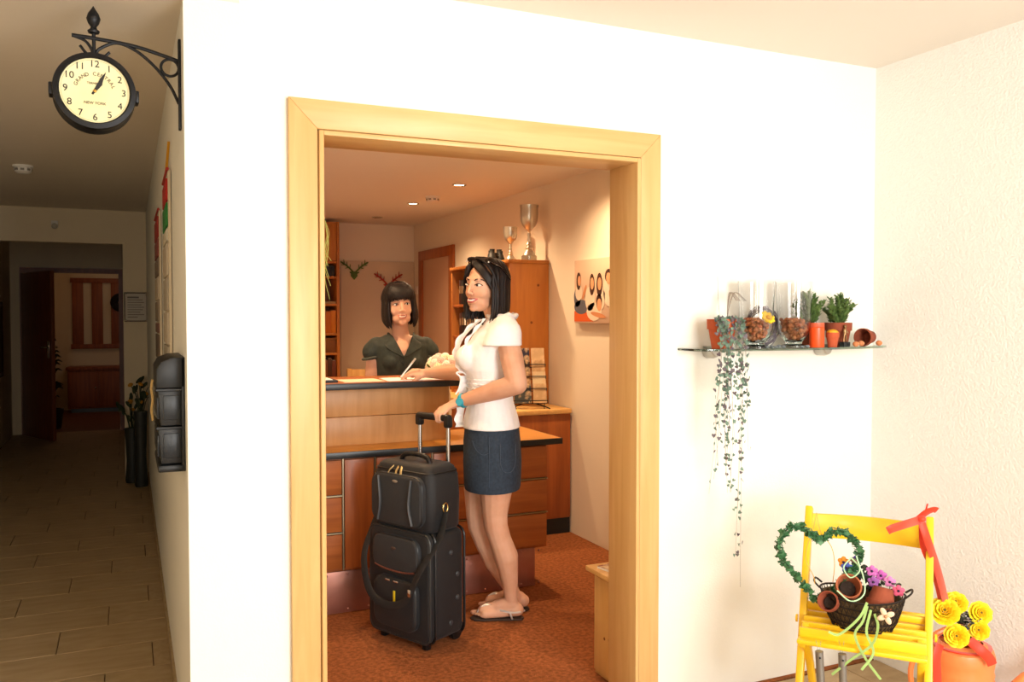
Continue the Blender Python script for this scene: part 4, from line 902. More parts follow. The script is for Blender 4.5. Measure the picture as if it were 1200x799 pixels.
# green raffia bow with wooden flower at the basket front
gr = thing('raffia_bow', 'light green raffia bow with wooden flower hanging from the basket', 'ribbon', MBK @ Vector((.04, -.108, .075)), CRZ)
GRB = mat('raffia_green', '98B668', .7); rnd = random.Random(17)
for pts in ([(-.02, 0, .02), (-.03, -.02, -.02), (-.05, -.03, -.06), (-.02, -.04, -.12), (.02, -.045, -.17)], [(.0, 0, .0), (.01, -.02, -.03), (-.005, -.03, -.08), (-.06, -.04, -.13), (-.11, -.045, -.18)], [(-.02, 0, .03), (-.04, -.025, -.01), (-.09, -.04, -.06), (-.12, -.05, -.055)], [(-.01, 0, .01), (-.02, -.02, -.05), (.0, -.035, -.1), (-.03, -.05, -.15)]):
    MB().tube(bez(pts, 6), .004, 6, flat=.2, up=(0, 1, 0)).build('raffia_strip', GRB, gr)
for k in range(4):
    a = k*1.57+.5; MB().ell((.03+.013*math.cos(a), -.012, .013*math.sin(a)+.002), (.0125, .003, .008), Matrix.Rotation(-a, 4, 'Y'), 10, 6).build('wooden_petal', mat('petal_wood', 'E8C8A8', .7), gr)
MB().ell((.03, -.016, .002), .005, seg=8, rings=6).build('wooden_centre', mat('wood_bead', 'C08A60', .7), gr)
tl = thing('raffia_loop', 'pale mint raffia loop draped over the flowerpots', 'ribbon', MBK @ Vector((-.02, -.03, .15)), CRZ)
MB().tube(bez([(-.01, 0, .06), (.02, -.02, .03), (.03, -.04, -.03), (-.005, -.055, -.055), (-.045, -.05, -.03)], 7), .0022, 6).build('raffia_strip', mat('raffia_mint', 'B8E0B0', .7), tl)
MB().tube(bez([(-.01, 0, .06), (-.03, -.01, .03), (-.01, -.02, .005), (.015, -.02, .03), (.005, -.01, .07)], 7), .002, 6).build('raffia_strip', MATS['raffia_mint'], tl)
# ivy heart hung on the chair back
hw = thing('ivy_heart', 'heart-shaped green ivy wreath hanging on the chair back', 'wreath', at(958, 702, 2.6))
hpx = [(958, 632), (950, 625), (937, 616), (924, 619), (915, 631), (914, 646), (922, 661), (934, 677), (946, 691), (958, 702), (972, 697), (984, 684), (996, 671), (1005, 660), (1008, 647), (1001, 634), (989, 624), (976, 623), (966, 630)]
org = at(958, 702, 2.6); hp3 = [at(x, y, 2.6)-org for x, y in hpx]; hpath = bez(hp3+[hp3[0]], 5)[:-1]
MB().tube(hpath, .0028, 6, closed=True).build('hoop', mat('ivy_stem', '3A4A2A', .7), hw)
iv, iv2 = MB(), MB(); rnd = random.Random(19)
for p in hpath:
    for k in range(5):
        s_ = rnd.uniform(.008, .0125); q = p+Vector([rnd.uniform(-.009, .009) for _ in range(3)]); M_ = Matrix.Rotation(rnd.uniform(0, 6.28), 4, 'Z') @ Matrix.Rotation(rnd.uniform(0, 6.28), 4, 'X')
        pts = [(0, -1), (.5, -.5), (1, -.2), (.55, .25), (.3, .9), (0, .6), (-.3, .9), (-.55, .25), (-1, -.2), (-.5, -.5)]
        top = [q+M_@Vector((x*s_, 0, z*s_)) for x, z in pts]; off = M_@Vector((0, .0009, 0)); (iv if k % 2 else iv2).rings([top, [v+off for v in top]])
tag(iv.build('ivy_leaves', mat('ivy_green', '2E6038', .5), hw, smooth=False), kind='stuff'); tag(iv2.build('ivy_leaves', mat('ivy_green_light', '4A7A4E', .5), hw, smooth=False), kind='stuff')
strg = bez([at(957, 601, 2.66)-org, at(952, 624, 2.62)-org, at(946, 640, 2.6)-org, at(945, 658, 2.6)-org, at(953, 674, 2.6)-org, at(955, 684, 2.6)-org], 6)
MB().tube(strg, .0012, 5).build('string', mat('twine', 'D8A850', .8), hw)
MB().tube(bez([at(957, 601, 2.66)-org, at(962, 624, 2.62)-org, at(974, 640, 2.6)-org, at(978, 660, 2.6)-org, at(976, 682, 2.6)-org], 6), .0012, 5).build('string', MATS['twine'], hw)
MB().tube([at(997, 655, 2.59)-org, at(1006, 660, 2.585)-org], .006, 8).build('twig_piece', mat('bark', '6E5848', .9), hw)
# red organza ribbon from post top to the watering can
rb = thing('red_ribbon', 'red organza ribbon tied round the chair post, trailing to flowers', 'ribbon', C3(.185, .12, .74))
org = C3(.185, .12, .74); RIB = mat('red_organza', 'E0340E', .5, sheen=.4)
def strip(pts, w, nm): return MB().tube([p-org for p in bez(pts, 6)], w, 8, flat=.18, up=(.3, .9, 0)).build(nm, RIB, rb)
strip([at(1078, 609, 2.57), at(1062, 614, 2.52), at(1046, 619, 2.5), at(1040, 622, 2.5)], .013, 'tail')
strip([at(1076, 608, 2.57), at(1086, 600, 2.55), at(1094, 597, 2.54), at(1098, 598, 2.54)], .011, 'tail'); strip([at(1084, 602, 2.56), at(1087, 590, 2.55)], .003, 'tail')
strip([at(1079, 609, 2.57), at(1088, 635, 2.57), at(1098, 665, 2.63), at(1106, 695, 2.72), at(1110, 712, 2.8)], .012, 'streamer')
strip([at(1080, 609, 2.58), at(1082, 640, 2.6), at(1094, 668, 2.66), at(1102, 700, 2.76), at(1104, 716, 2.82)], .01, 'streamer')
MB().ell(at(1080, 608, 2.56)-org, (.013, .013, .011)).build('knot', RIB, rb)
# orange watering can
wc_ = at(1126, 760, 2.86); WC = Vector((wc_.x, wc_.y, 0))
wcn = thing('watering_can', 'orange metal watering can on the floor beside the chair', 'watering can', WC, R(-20))
ORG = mat('orange_enamel', 'F08A4C', .42, coat=.15)
pr = [(0, 0), (.1, 0), (.102, .01)]
for k in range(8): pr += [(.102, .06+k*.022), (.0985, .07+k*.022)]
pr += [(.102, .25), (.104, .27), (.098, .292), (.07, .31), (.066, .312), (.094, .29), (.095, .05), (0, .05)]
MB().lathe(pr, seg=44, cap=False).build('body', ORG, wcn)
MB().tube(bez([(.095, 0, .09), (.15, -.02, .14), (.2, -.04, .2), (.235, -.055, .235)], 5), [.024]+[.02]*4+[.016]*6+[.013]*5, 14).build('spout', ORG, wcn)
dsp = Vector((.035, -.015, .035)).normalized(); MB().lathe([(.013, -.01), (.02, .005), (.045, .028), (.046, .034), (.03, .042), (0, .046)], (.235, -.055, .235), 24, dsp.to_track_quat('Z', 'X').to_matrix().to_4x4()).build('rose_head', ORG, wcn)
MB().tube(bez([(-.1, 0, .08), (-.16, 0, .14), (-.17, 0, .24), (-.1, 0, .33), (.0, 0, .36), (.07, 0, .3)], 5), .009, 8).build('handle', ORG, wcn)
# yellow silk roses in the can
YP = mat('petal_bright_yellow', 'F2D418', .6); YPI = mat('petal_inner', 'E8B810', .6)
for i, (x, y, d, s_, lab) in enumerate(((1107, 716, 2.74, 1.05, 'large yellow silk rose facing front, left of the bunch'), (1120, 706, 2.8, .85, 'yellow silk rose at the top of the bunch'), (1121, 745, 2.72, .85, 'yellow silk rose lowest on the can rim'), (1149, 718, 2.82, .85, 'yellow silk rose on the right of bunch, upper'), (1147, 738, 2.8, .75, 'yellow silk rose on the right of bunch, lower'))):
    p = at(x, y, d); nrm = (EYE-p).normalized(); nrm = (nrm*.8+Vector((.3*(i == 3), 0, .35*(i < 2)))).normalized(); q = nrm.to_track_quat('Z', 'X').to_matrix().to_4x4()
    t = thing('silk_rose', lab, 'flower', p, 0, 'yellow silk roses in the watering can'); rnd = random.Random(i)
    for ring, (n_, rr, h, pr_, tilt) in enumerate(((9, .026, -.008, .022, .45), (8, .021, -.001, .019, .8), (7, .015, .004, .0155, 1.05), (6, .0095, .007, .011, 1.2), (4, .005, .009, .008, 1.35))):
        for j in range(n_):
            b = 2*math.pi*j/n_+ring*.6; M_ = q @ Matrix.Rotation(b, 4, 'Z') @ Matrix.Rotation(-tilt, 4, 'Y')
            MB().ell((q@Vector((rr*math.cos(b), rr*math.sin(b), h)))*s_, (pr_*s_, pr_*s_*.95, .0022), M_, 10, 6).build('petal', YP if ring < 3 else YPI, t)
    MB().ell(q@Vector((0, 0, .008)), .006*s_, seg=8, rings=6).build('centre', mat('rose_centre', '6A5A18', .8), t)
    MB().tube([q@Vector((0, 0, -.01)), q@Vector((0, 0, -.02))+Vector((0, 0, -.03)), Vector((WC.x-p.x, WC.y-p.y, .32-p.z))*.75], .003, 5).build('stem', GREENL, t)
fbn = thing('rose_foliage', 'dark patterned foliage between the yellow roses', 'leaves', at(1132, 728, 2.84)); rnd = random.Random(6); lm = MB()
for k in range(46): lm.ell((rnd.uniform(-.05, .05), rnd.uniform(-.04, .04), rnd.uniform(-.06, .035)), (.018, .009, .002), Matrix.Rotation(rnd.uniform(0, 6), 4, 'Z') @ Matrix.Rotation(rnd.uniform(0, 6), 4, 'X'), 6, 4)
fbn['kind'] = 'stuff'; tag(lm.build('leaves', mat('foliage_spotted', '2E3428', .7, col2='B8B0B0', nscale=90, ramp=(.55, .6)), fbn), kind='stuff')
bw = thing('can_ribbon', 'red organza ribbon tied around the watering can neck', 'ribbon', WC+Vector((0, 0, .3)), R(-20))
MB().tube([(.083*math.cos(a*.3142), .083*math.sin(a*.3142), .0) for a in range(20)], .012, 6, closed=True, flat=.3).build('band', RIB, bw)
cd = lambda x, y, d: Matrix.Rotation(R(20), 4, 'Z') @ (at(x, y, d)-WC-Vector((0, 0, .3)))
MB().tube(bez([cd(1136, 750, 2.76), cd(1150, 762, 2.74), cd(1160, 772, 2.74), cd(1163, 779, 2.74)], 5), .016, 8, flat=.15, up=(0, 1, 0)).build('tail', RIB, bw); MB().tube(bez([cd(1102, 755, 2.76), cd(1098, 770, 2.75), cd(1099, 800, 2.75)], 5), .014, 8, flat=.15, up=(0, 1, 0)).build('tail', RIB, bw)
# metal tube wind chime hanging under the seat
wcm = thing('wind_chime', 'two grey metal chime tubes hanging from threads under the seat', 'wind chime', at(974, 755, 2.48)); org = at(974, 755, 2.48); STEEL = mat('zinc_tube', '8A8680', .4, metal=.7)
for x, x2, y in ((960, 965, 763), (987, 990, 766)):
    tb = MB().tube([at(x, y, 2.47)-org, at(x2, 812, 2.47)-org-Vector((0, 0, .1))], .0115, 14).build('chime_tube', STEEL, wcm); MB().tube([at(x-4, 750, 2.49)-org, at(x, y+3, 2.47)-org, at(x+2, 751, 2.49)-org], .0007, 4).build('thread', mat('thread_green', '7AA880', .7), tb)
    MB().ell(at(x+1, y+8, 2.458)-org, .003, seg=8, rings=6).build('hole', BLACK, tb)
# ------------------------------------------------------------------ people
SKIN = mat('skin_warm', 'DFAE90', .5, sss=.15, col2='D6A080', nscale=12, spec=.35)
SKIN2 = mat('skin_fair', 'E6B69C', .5, sss=.15, col2='DCAA8E', nscale=12, spec=.35)
HAIR = mat('hair_black', '140E0C', .5, col2='1E1412', nscale=30, spec=.35); EYEW = mat('eye_white', 'F0E8E0', .3); IRIS = mat('iris_brown', '2A1810', .2)
LIPS = mat('lips_rose', 'B8605A', .4); TEETH = mat('teeth', 'F4EEE4', .3); BROW = mat('brow_dark', '1E1410', .8)
UP = Vector((0, 0, 1))
def loft(mb, secs, fd, sd, n=28, p=2.0):
    out = []
    for c, a, b in secs:
        ring = []
        for k in range(n):
            t = 2*math.pi*k/n; cs, sn = math.cos(t), math.sin(t)
            ring.append(Vector(c)+fd*a*math.copysign(abs(cs)**(2/p), cs)+sd*b*math.copysign(abs(sn)**(2/p), sn))
        out.append(ring)
    mb.rings(out); return mb
def chain(mb, pts, rads, seg=14):
    for i in range(len(pts)-1): mb.caps(pts[i], pts[i+1], rads[i], rads[i+1], seg)
    return mb
def head(mb, M):
    """X her right, Y front, Z up; chin at -.113, crown at +.115"""
    Q = M.to_3x3().to_4x4()
    def e(c, r): mb.ell(M @ Vector(c), r, Q, 24, 16)
    def cp(a, b, ra, rb): mb.caps(M @ Vector(a), M @ Vector(b), ra, rb)
    e((0, -.014, .034), (.073, .09, .081)); e((0, .03, -.004), (.062, .06, .084)); e((0, .032, -.064), (.047, .05, .047)); e((0, .07, -.097), (.02, .015, .015))
    for s in (-1, 1):
        e((s*.034, .05, -.028), (.024, .024, .03)); e((s*.0105, .099, -.033), (.0085, .009, .007)); e((s*.071, -.006, -.008), (.008, .018, .029)); e((s*.03, .034, -.068), (.022, .032, .03))
    cp((0, .088, .018), (0, .108, -.028), .0085, .0095); e((0, .084, -.063), (.022, .012, .013)); cp((-.028, .079, .031), (.028, .079, .031), .011, .011)
def features(body, M, par, smile=1.0, gaze=(0, 0), lip=LIPS):
    me = body.data; bv = BVHTree.FromPolygons([v.co for v in me.vertices], [p.vertices[:] for p in me.polygons])
    Q = M.to_3x3().to_4x4(); fr = Q @ Vector((0, 1, 0))
    def pj(x, z, lift=0):
        h = bv.ray_cast(M @ Vector((x, .25, z)), -fr); return (h[0] if h[0] else M @ Vector((x, .09, z))) + fr*lift
    for s in (-1, 1):
        ey = MB().ell(pj(s*.03, .006, -.001), (.0125, .0045, .0062), Q, 16, 10).build('eye', EYEW, par)
        MB().ell(pj(s*.03+gaze[0], .006+gaze[1], .003), (.0058, .0022, .0058), Q, 14, 8).build('iris', IRIS, ey)
        MB().tube(bez([pj(s*.016, .005, .002), pj(s*.023, .011, .0035), pj(s*.031, .0125, .0035), pj(s*.04, .0105, .003), pj(s*.046, .006, .002)], 4), .0017, 6).build('eyelash', BROW, ey)
        MB().tube(bez([pj(s*.014, .026, .001), pj(s*.026, .032, .001), pj(s*.038, .032, .001), pj(s*.049, .025, .001)], 4), [.0018]+[.0028]*8+[.0022]*3+[.001], 6).build('eyebrow', BROW, par)
    k = .005*smile
    lp_ = MB().tube(bez([pj(-.025, -.058+k, .0), pj(-.012, -.0565, .001), pj(-.004, -.0555, .0015), pj(0, -.057, .0015), pj(.004, -.0555, .0015), pj(.012, -.0565, .001), pj(.025, -.058+k, .0)], 4), [.001]+[.0026]*23+[.001], 6)
    lp_.tube(bez([pj(-.025, -.058+k, 0), pj(-.014, -.067, .001), pj(0, -.071, .0015), pj(.014, -.067, .001), pj(.025, -.058+k, 0)], 5), [.001]+[.0034]*19+[.001], 6); lp_.build('lips', lip, par)
    MB().tube(bez([pj(-.019, -.058+k*.6, .0003), pj(-.01, -.0615, .001), pj(0, -.0625, .001), pj(.01, -.0615, .001), pj(.019, -.058+k*.6, .0003)], 4), [.001]+[.0032]*15+[.001], 6).build('teeth', TEETH, par)
def lock(mb, pts, r, seg=7): 
    q = bez(pts, 5); n = len(q); mb.tube(q, [r*(.55+.45*min(1, i/4)) if i < n-6 else r*max(.12, (n-1-i)/6) for i in range(n)], seg, flat=.6)
def foot(mb, ank, fd, sd, z0, s=1.0, thumb=1):
    b = Vector((ank.x, ank.y, z0))
    mb.caps(b-fd*.028+UP*.034, b+fd*.05+UP*.03, .031, .03); mb.caps(b+fd*.03+UP*.032, b+fd*.13+sd*.012*thumb+UP*.026, .03, .026); mb.caps(b+fd*.03-sd*.01*thumb+UP*.026, b+fd*.12-sd*.022*thumb+UP*.02, .024, .02)
    mb.caps(ank, b+fd*.06+UP*.05, .03, .03); mb.caps(b+fd*.05+UP*.052, b+fd*.13+UP*.03, .028, .022); mb.caps(ank, b-fd*.012+UP*.05, .03, .028)
    for k in range(5):
        o_ = .026-k*.0135; L = (.05, .052, .045, .038, .03)[k]; r_ = (.0125, .0095, .009, .0085, .009)[k]; p = b+fd*(.13-k*.006)+sd*o_*thumb+UP*.016
        mb.caps(p, p+fd*L+UP*-.003, r_, r_*.85, 8)
def hand(mb, wrist, fd, nd, td, curl=(20, 35, 30), s=1.0, thumb=(.6, .7, -.3), spread=1.0, curls=None):
    fd, nd, td = fd.normalized(), nd.normalized(), td.normalized()
    Q = M3(fd, td, nd).to_3x3().to_4x4()
    mb.ell(wrist+fd*.05*s, (.052*s, .037*s, .0145*s), Q); mb.caps(wrist, wrist+fd*.03*s, .021*s, .022*s); mb.ell(wrist+fd*.03*s+td*.02*s-nd*.006*s, (.032*s, .016*s, .014*s), Q)
    for i in range(4):
        p = wrist+fd*(.083, .09, .086, .077)[i]*s+td*(.028, .0095, -.0095, -.027)[i]*s*spread; a = 0
        for j in range(3):
            a += R((curls[i] if curls else curl)[j]); L = (.042, .026, .021)[j]*(.95, 1.05, 1, .8)[i]*s; d = fd*math.cos(a)-nd*math.sin(a)
            mb.caps(p, p+d*L, (.0092, .0084, .0076)[j]*s, (.0084, .0076, .0066)[j]*s, 10); p = p+d*L
    d = (fd*thumb[0]+td*thumb[1]+nd*thumb[2]).normalized(); p = wrist+fd*.022*s+td*.026*s
    mb.caps(p, p+d*.04*s, .0135*s, .0105*s, 10); d2 = (d+fd*.5-nd*.15).normalized(); mb.caps(p+d*.04*s, p+d*.04*s+d2*.03*s, .0105*s, .008*s, 10)

# ---------- customer at the counter
pc = thing('person', 'person in white ruffled blouse and denim skirt writing at counter, holding suitcase handle', 'person', Vector((1.6, 3.57, 0)))
PO = Vector((1.6, 3.57, 0))
def w(x, y, d): return at(x, y, d)-PO
Fd = (-_r).normalized(); Sd = -FWD            # she faces the picture's left; Sd = her left side, nearest to us
SM = Matrix.Translation(SUIT) @ Matrix.Rotation(SRZ, 4, 'Z')
hf = (-_r*.6-FWD*.8).normalized(); hx = hf.cross(UP).normalized()
tilt = Matrix.Rotation(R(-4), 4, hf) ; hup = (tilt @ UP).normalized(); hx = hf.cross(hup).normalized()
HM = M3(hx, hf, hup, w(568, 336, 3.84)) @ Matrix.Diagonal((1.04, 1.03, 1.0, 1))
b = MB()
head(b, HM)
chain(b, [w(586, 378, 3.87), w(577, 358, 3.86), HM @ Vector((0, -.02, -.05))], [.058, .047, .048])
loft(b, [(w(577, 540, 3.91), .11, .15), (w(577, 510, 3.91), .115, .155), (w(576, 470, 3.89), .085, .12), (w(573, 420, 3.87), .098, .135), (w(583, 393, 3.87), .085, .155), (w(586, 378, 3.87), .05, .09)], Fd, Sd)
nh, fh = w(580, 528, 3.84), w(571, 528, 3.98)
chain(b, [nh, w(581, 570, 3.84), w(580, 602, 3.85), w(581, 616, 3.85), w(586, 632, 3.865), w(593, 652, 3.88), w(597, 678, 3.91), w(599, 704, 3.94)], [.09, .077, .058, .054, .051, .056, .04, .0295])
chain(b, [fh, w(562, 572, 3.97), w(560, 602, 3.97), w(561, 616, 3.97), w(568, 634, 3.985), w(580, 656, 4.0), w(596, 684, 4.03), w(606, 703, 4.06)], [.09, .074, .056, .052, .049, .053, .038, .0285])
na, fa = w(599, 706, 3.94), w(606, 704, 4.07)
foot(b, na, Fd, Sd, .011, thumb=-1); foot(b, fa, (Fd*.97-Sd*.2).normalized(), Sd, .011, thumb=1)
# near arm: hand on the suitcase grip
G = SM @ Vector((.045, .09, .955)) - PO; ly = (SM.to_3x3() @ Vector((0, 1, 0))); lx = (SM.to_3x3() @ Vector((1, 0, 0)))
fdir = (-ly*.96-UP*.28+lx*-.12).normalized(); ndir = (UP-fdir*UP.dot(fdir)).normalized(); kn_ = G+ly*.012+UP*.036
wr_n = kn_-fdir*.086
tdir = ndir.cross(fdir).normalized()
if tdir.dot(lx) > 0: tdir = -tdir
sh_n = w(593, 388, 3.715); el_n = w(606, 450, 3.66)
chain(b, [sh_n-UP*.012, (sh_n*.5+el_n*.5), el_n, el_n*.7+wr_n*.3, wr_n*.9+el_n*.1, wr_n], [.046, .051, .045, .044, .028, .024])
hand(b, wr_n, fdir, ndir, tdir, (22, 62, 58), .95, thumb=(.75, .35, -.6), spread=.98)
# far arm: writing hand on the ledge
sh_f = w(574, 390, 4.03); el_f = w(541, 436, 4.14); wr_f = w(500, 437, 4.2)
chain(b, [sh_f, sh_f*.5+el_f*.5, el_f, el_f*.65+wr_f*.35, wr_f], [.054, .047, .042, .038, .0245])
fdf = (w(474, 436, 4.2)-wr_f).normalized(); ndf = (UP*.8-Sd*.0+FWD*-.45).normalized(); ndf = (ndf-fdf*ndf.dot(fdf)).normalized(); tdf = (Sd*1+UP*.35); tdf = (tdf-fdf*tdf.dot(fdf)-ndf*tdf.dot(ndf)).normalized()
hand(b, wr_f, fdf, ndf, tdf, (38, 50, 40), .92, thumb=(.8, .3, -.5), curls=[(20, 40, 25), (28, 48, 35), (40, 60, 50), (48, 66, 55)])
body = link('body', remesh(b, .0042, 5), pc); body.data.materials.append(SKIN)
features(body, HM, pc, 1.0, (.0035, 0))
# hair: shoulder-length, side parting
h = MB(); rnd = random.Random(2)
h.ell(HM @ Vector((0, -.032, .038)), (.081, .091, .087), HM.to_3x3().to_4x4(), 24, 16)
for lay in range(2):
    for k in range(44):
        ph = R(64+ (360-128)*k/43) + rnd.uniform(-.04, .04); R_ = 1.1+.09*lay+rnd.uniform(-.02, .02); pts = [(.02*math.sin(ph)+.02, .02, .118+.012*lay)]
        for th_ in (28, 52, 78, 98): t = R(th_); pts.append((.073*R_*math.sin(t)*math.sin(ph), -.016+.09*R_*math.sin(t)*math.cos(ph), .034+.081*R_*math.cos(t)))
        e = -.15+rnd.uniform(-.02, .012)-(.015 if abs(k-22) < 14 else 0); x, y = pts[-1][0], pts[-1][1]
        pts += [(x*1.03, y*1.0-.004, -.06), (x*1.0, y-.004, -.11), (x*.92, y+(.008 if y > -.05 else .0), e)]
        lock(h, [HM @ Vector(p) for p in pts], .0135)
for k in range(9):      # fringe swept from the parting across to her left
    f_ = k/8; lock(h, [HM @ Vector(p) for p in [(.03, .03+.02*f_, .115), (.0, .058+.012*f_, .105-.012*f_), (-.04, .062+.008*f_, .08-.02*f_), (-.068, .045+.006*f_, .035-.02*f_), (-.075, .02, -.035), (-.074, .012, -.09), (-.07, .012, -.14+.02*f_)]], .013)
    lock(h, [HM @ Vector(p) for p in [(.035, .03+.015*f_, .114), (.052, .06, .085-.02*f_), (.068, .05+.006*f_, .04-.02*f_), (.075, .03+.004*f_, -.03), (.073, .02+.004*f_, -.09), (.066, .018, -.13)]], .011)
for k in range(12):     # locks closing the temple between fringe and side
    f_ = k/11; lock(h, [HM @ Vector(p) for p in [(.03-.02*f_, .03-.03*f_, .12), (-.025, .052-.05*f_, .118), (-.06, .044-.04*f_, .088), (-.08, .026-.028*f_, .035), (-.083, .012-.02*f_, -.04), (-.08, .008-.02*f_, -.1), (-.073, .006-.02*f_, -.15)]], .0135)
h.build('hair', HAIR, pc, angle=80)
# blouse
WHITE = mat('blouse_cotton', 'FAF8F8', .8, bump=.45, bscale=22, sheen=.1, sss=.05)
bl = MB()
loft(bl, [(w(576, 500, 3.91), .132, .172), (w(575.5, 488, 3.905), .124, .162), (w(575, 470, 3.89), .104, .14), (w(574, 450, 3.88), .1, .135), (w(572, 432, 3.87), .112, .148), (w(571.5, 417, 3.87), .118, .155), (w(576, 403, 3.87), .112, .165), (w(583, 391, 3.87), .1, .172), (w(587, 379, 3.87), .078, .13), (w(587, 371, 3.87), .06, .072)], Fd, Sd)
for s in (-1, 1): bl.ell(w(551, 418, 3.87)+Sd*s*.07, (.062, .062, .062))
bl.caps(w(591, 385, 3.75), w(590, 392, 3.715), .062, .066); bl.caps(w(577, 386, 4.0), w(566, 404, 4.05), .062, .066)
loft(bl, [(w(591.5, 375, 3.74), .04, .04), (w(591.5, 381, 3.73), .066, .06), (w(591, 389, 3.715), .076, .066), (w(589.5, 398, 3.705), .081, .064), (w(588.5, 405, 3.70), .086, .066)], Fd, Sd)
blm = remesh(bl, .006, 4)
bo = link('blouse', blm, pc); blm.materials.append(WHITE)
def ruffle(pts, wdt, amp, n, nd, nm='ruffle', m=WHITE):
    q = bez(pts, n*4); mbb = MB(); A, B = [], []
    for i, p in enumerate(q):
        o_ = Vector((0, 0, 0)); t = (q[min(i+1, len(q)-1)]-q[max(i-1, 0)]).normalized(); sdv = nd.cross(t).normalized()
        wv_ = math.sin(i*.25)*amp*.5; A.append(p); B.append(p+nd*wdt+sdv*wv_+nd*.005*math.sin(i*.25+1))
    th = .0012
    mbb.rings([[a, b_, b_+Sd*th, a+Sd*th] for a, b_ in zip(A, B)]); return mbb.build(nm, m, bo, angle=80)
ruffle([w(566, 374, 3.81), w(555, 383, 3.82), w(543, 397, 3.83), w(538, 412, 3.84), w(541, 427, 3.85), w(545, 437, 3.85)], .03, .014, 6, (Fd*.9+Sd*.5).normalized())
ruffle([w(570, 373, 3.79), w(560, 385, 3.78), w(550, 398, 3.77), w(546, 412, 3.77), w(548, 428, 3.79)], .024, .012, 6, (Fd*.6+Sd*.8).normalized())
ruffle([w(549, 440, 3.85), w(548, 455, 3.86), w(546, 470, 3.88), w(543, 488, 3.9), w(543, 500, 3.9)], .038, .012, 6, (Fd*.95+Sd*.3).normalized())
cr_ = [w(587, 370, 3.87)+Fd*.066*math.cos(a)+Sd*.076*math.sin(a)-Fd*.004 for a in (2*math.pi*k/18 for k in range(18))]
MB().tube([p+UP*(.006*math.sin(i*2.4)) for i, p in enumerate(cr_)], .011, 8, closed=True).build('collar_ruffle', WHITE, bo)
MB().tube(bez([w(549, 442, 3.83), w(542, 436, 3.82), w(535, 437, 3.82), w(540, 443, 3.82), w(538, 455, 3.81), w(534, 462, 3.81)], 5), .004, 6).build('tie', WHITE, bo)
hr_ = [w(590, 407, 3.69)+(Fd*.082*math.cos(a)+Sd*.05*math.sin(a)) for a in (2*math.pi*k/20 for k in range(20))]
for k_, y_ in enumerate((443, 448, 453, 458)):
    MB().tube([w(574.2, y_, 3.88)+Fd*(.1075-.0015*k_)*math.cos(t)+Sd*(.1435-.002*k_)*math.sin(t)+UP*.0015*math.sin(t*23) for t in (2*math.pi*k/60 for k in range(60))], .0042, 6, closed=True).build('waist_gathering', WHITE, bo)
# skirt
DEN = mat('denim_dark', '24303E', .85, col2='2E3C4C', nscale=90, bump=.2, bscale=300)
sk = MB(); loft(sk, [(w(577, 571, 3.9), .126, .168), (w(577, 567, 3.9), .13, .17), (w(577, 540, 3.905), .134, .172), (w(576.5, 515, 3.91), .131, .17), (w(576.5, 495, 3.91), .122, .16)], Fd, Sd, 40)
skm = sk.build('skirt', DEN, pc, angle=60)
STI = mat('denim_stitch', '3E4C5E', .8); sp_ = lambda a, y, k=1.0: w(577, y, 3.905)+Fd*.137*math.cos(R(a))*k+Sd*.175*math.sin(R(a))*k
MB().tube([sp_(86, y) for y in range(506, 568, 8)], .0015, 5).build('seam', STI, skm)
MB().tube(bez([sp_(52, 511), sp_(60, 521), sp_(74, 526), sp_(85, 524)], 4), .0016, 5).build('pocket_stitch', STI, skm); MB().tube(bez([sp_(106, 515), sp_(108, 540), sp_(122, 547), sp_(138, 541), sp_(140, 516)], 4), .0016, 5).build('pocket_stitch', STI, skm)
# sandals
SAN = mat('sandal_silver', 'E8E4DC', .3, metal=.3); SOLE = mat('sandal_sole', '3A2A20', .7)
for ank, fd_, th_ in ((na, Fd, -1), (fa, (Fd*.97-Sd*.2).normalized(), 1)):
    b0 = Vector((ank.x, ank.y, 0)); sd_ = UP.cross(fd_).normalized()
    ol = [(-.06, 0), (-.05, .026), (0, .03), (.06, .028), (.12, .038), (.17, .03), (.19, .0), (.17, -.03), (.12, -.038), (.06, -.026), (0, -.03), (-.05, -.026)]
    so = MB().rings([[b0+fd_*x+sd_*y+UP*z for x, y in ol] for z in (.001, .011)]).build('sandal', SOLE, pc, bevel=.003)
    MB().tube([ank+UP*-.03+fd_*.006+fd_*.056*math.cos(t)+sd_*.046*math.sin(t)+UP*.006*math.cos(t) for t in (2*math.pi*k/16 for k in range(16))], .005, 6, closed=True).build('ankle_strap', SAN, so)
    for s in (-1, 1):
        MB().tube(bez([b0+sd_*s*.034+UP*.012-fd_*.005, b0+sd_*s*.047+UP*.03+fd_*.0, ank+UP*-.03+sd_*s*.046+fd_*.006], 4), .005, 6, flat=.5).build('side_strap', SAN, so)
        MB().tube(bez([ank+UP*-.024+fd_*.056+sd_*s*.012, b0+fd_*.095+UP*.07+sd_*s*.01, b0+fd_*.14+UP*.056+sd_*s*.004, b0+fd_*.16+UP*.02], 4), .0035, 6).build('toe_strap', SAN, so)
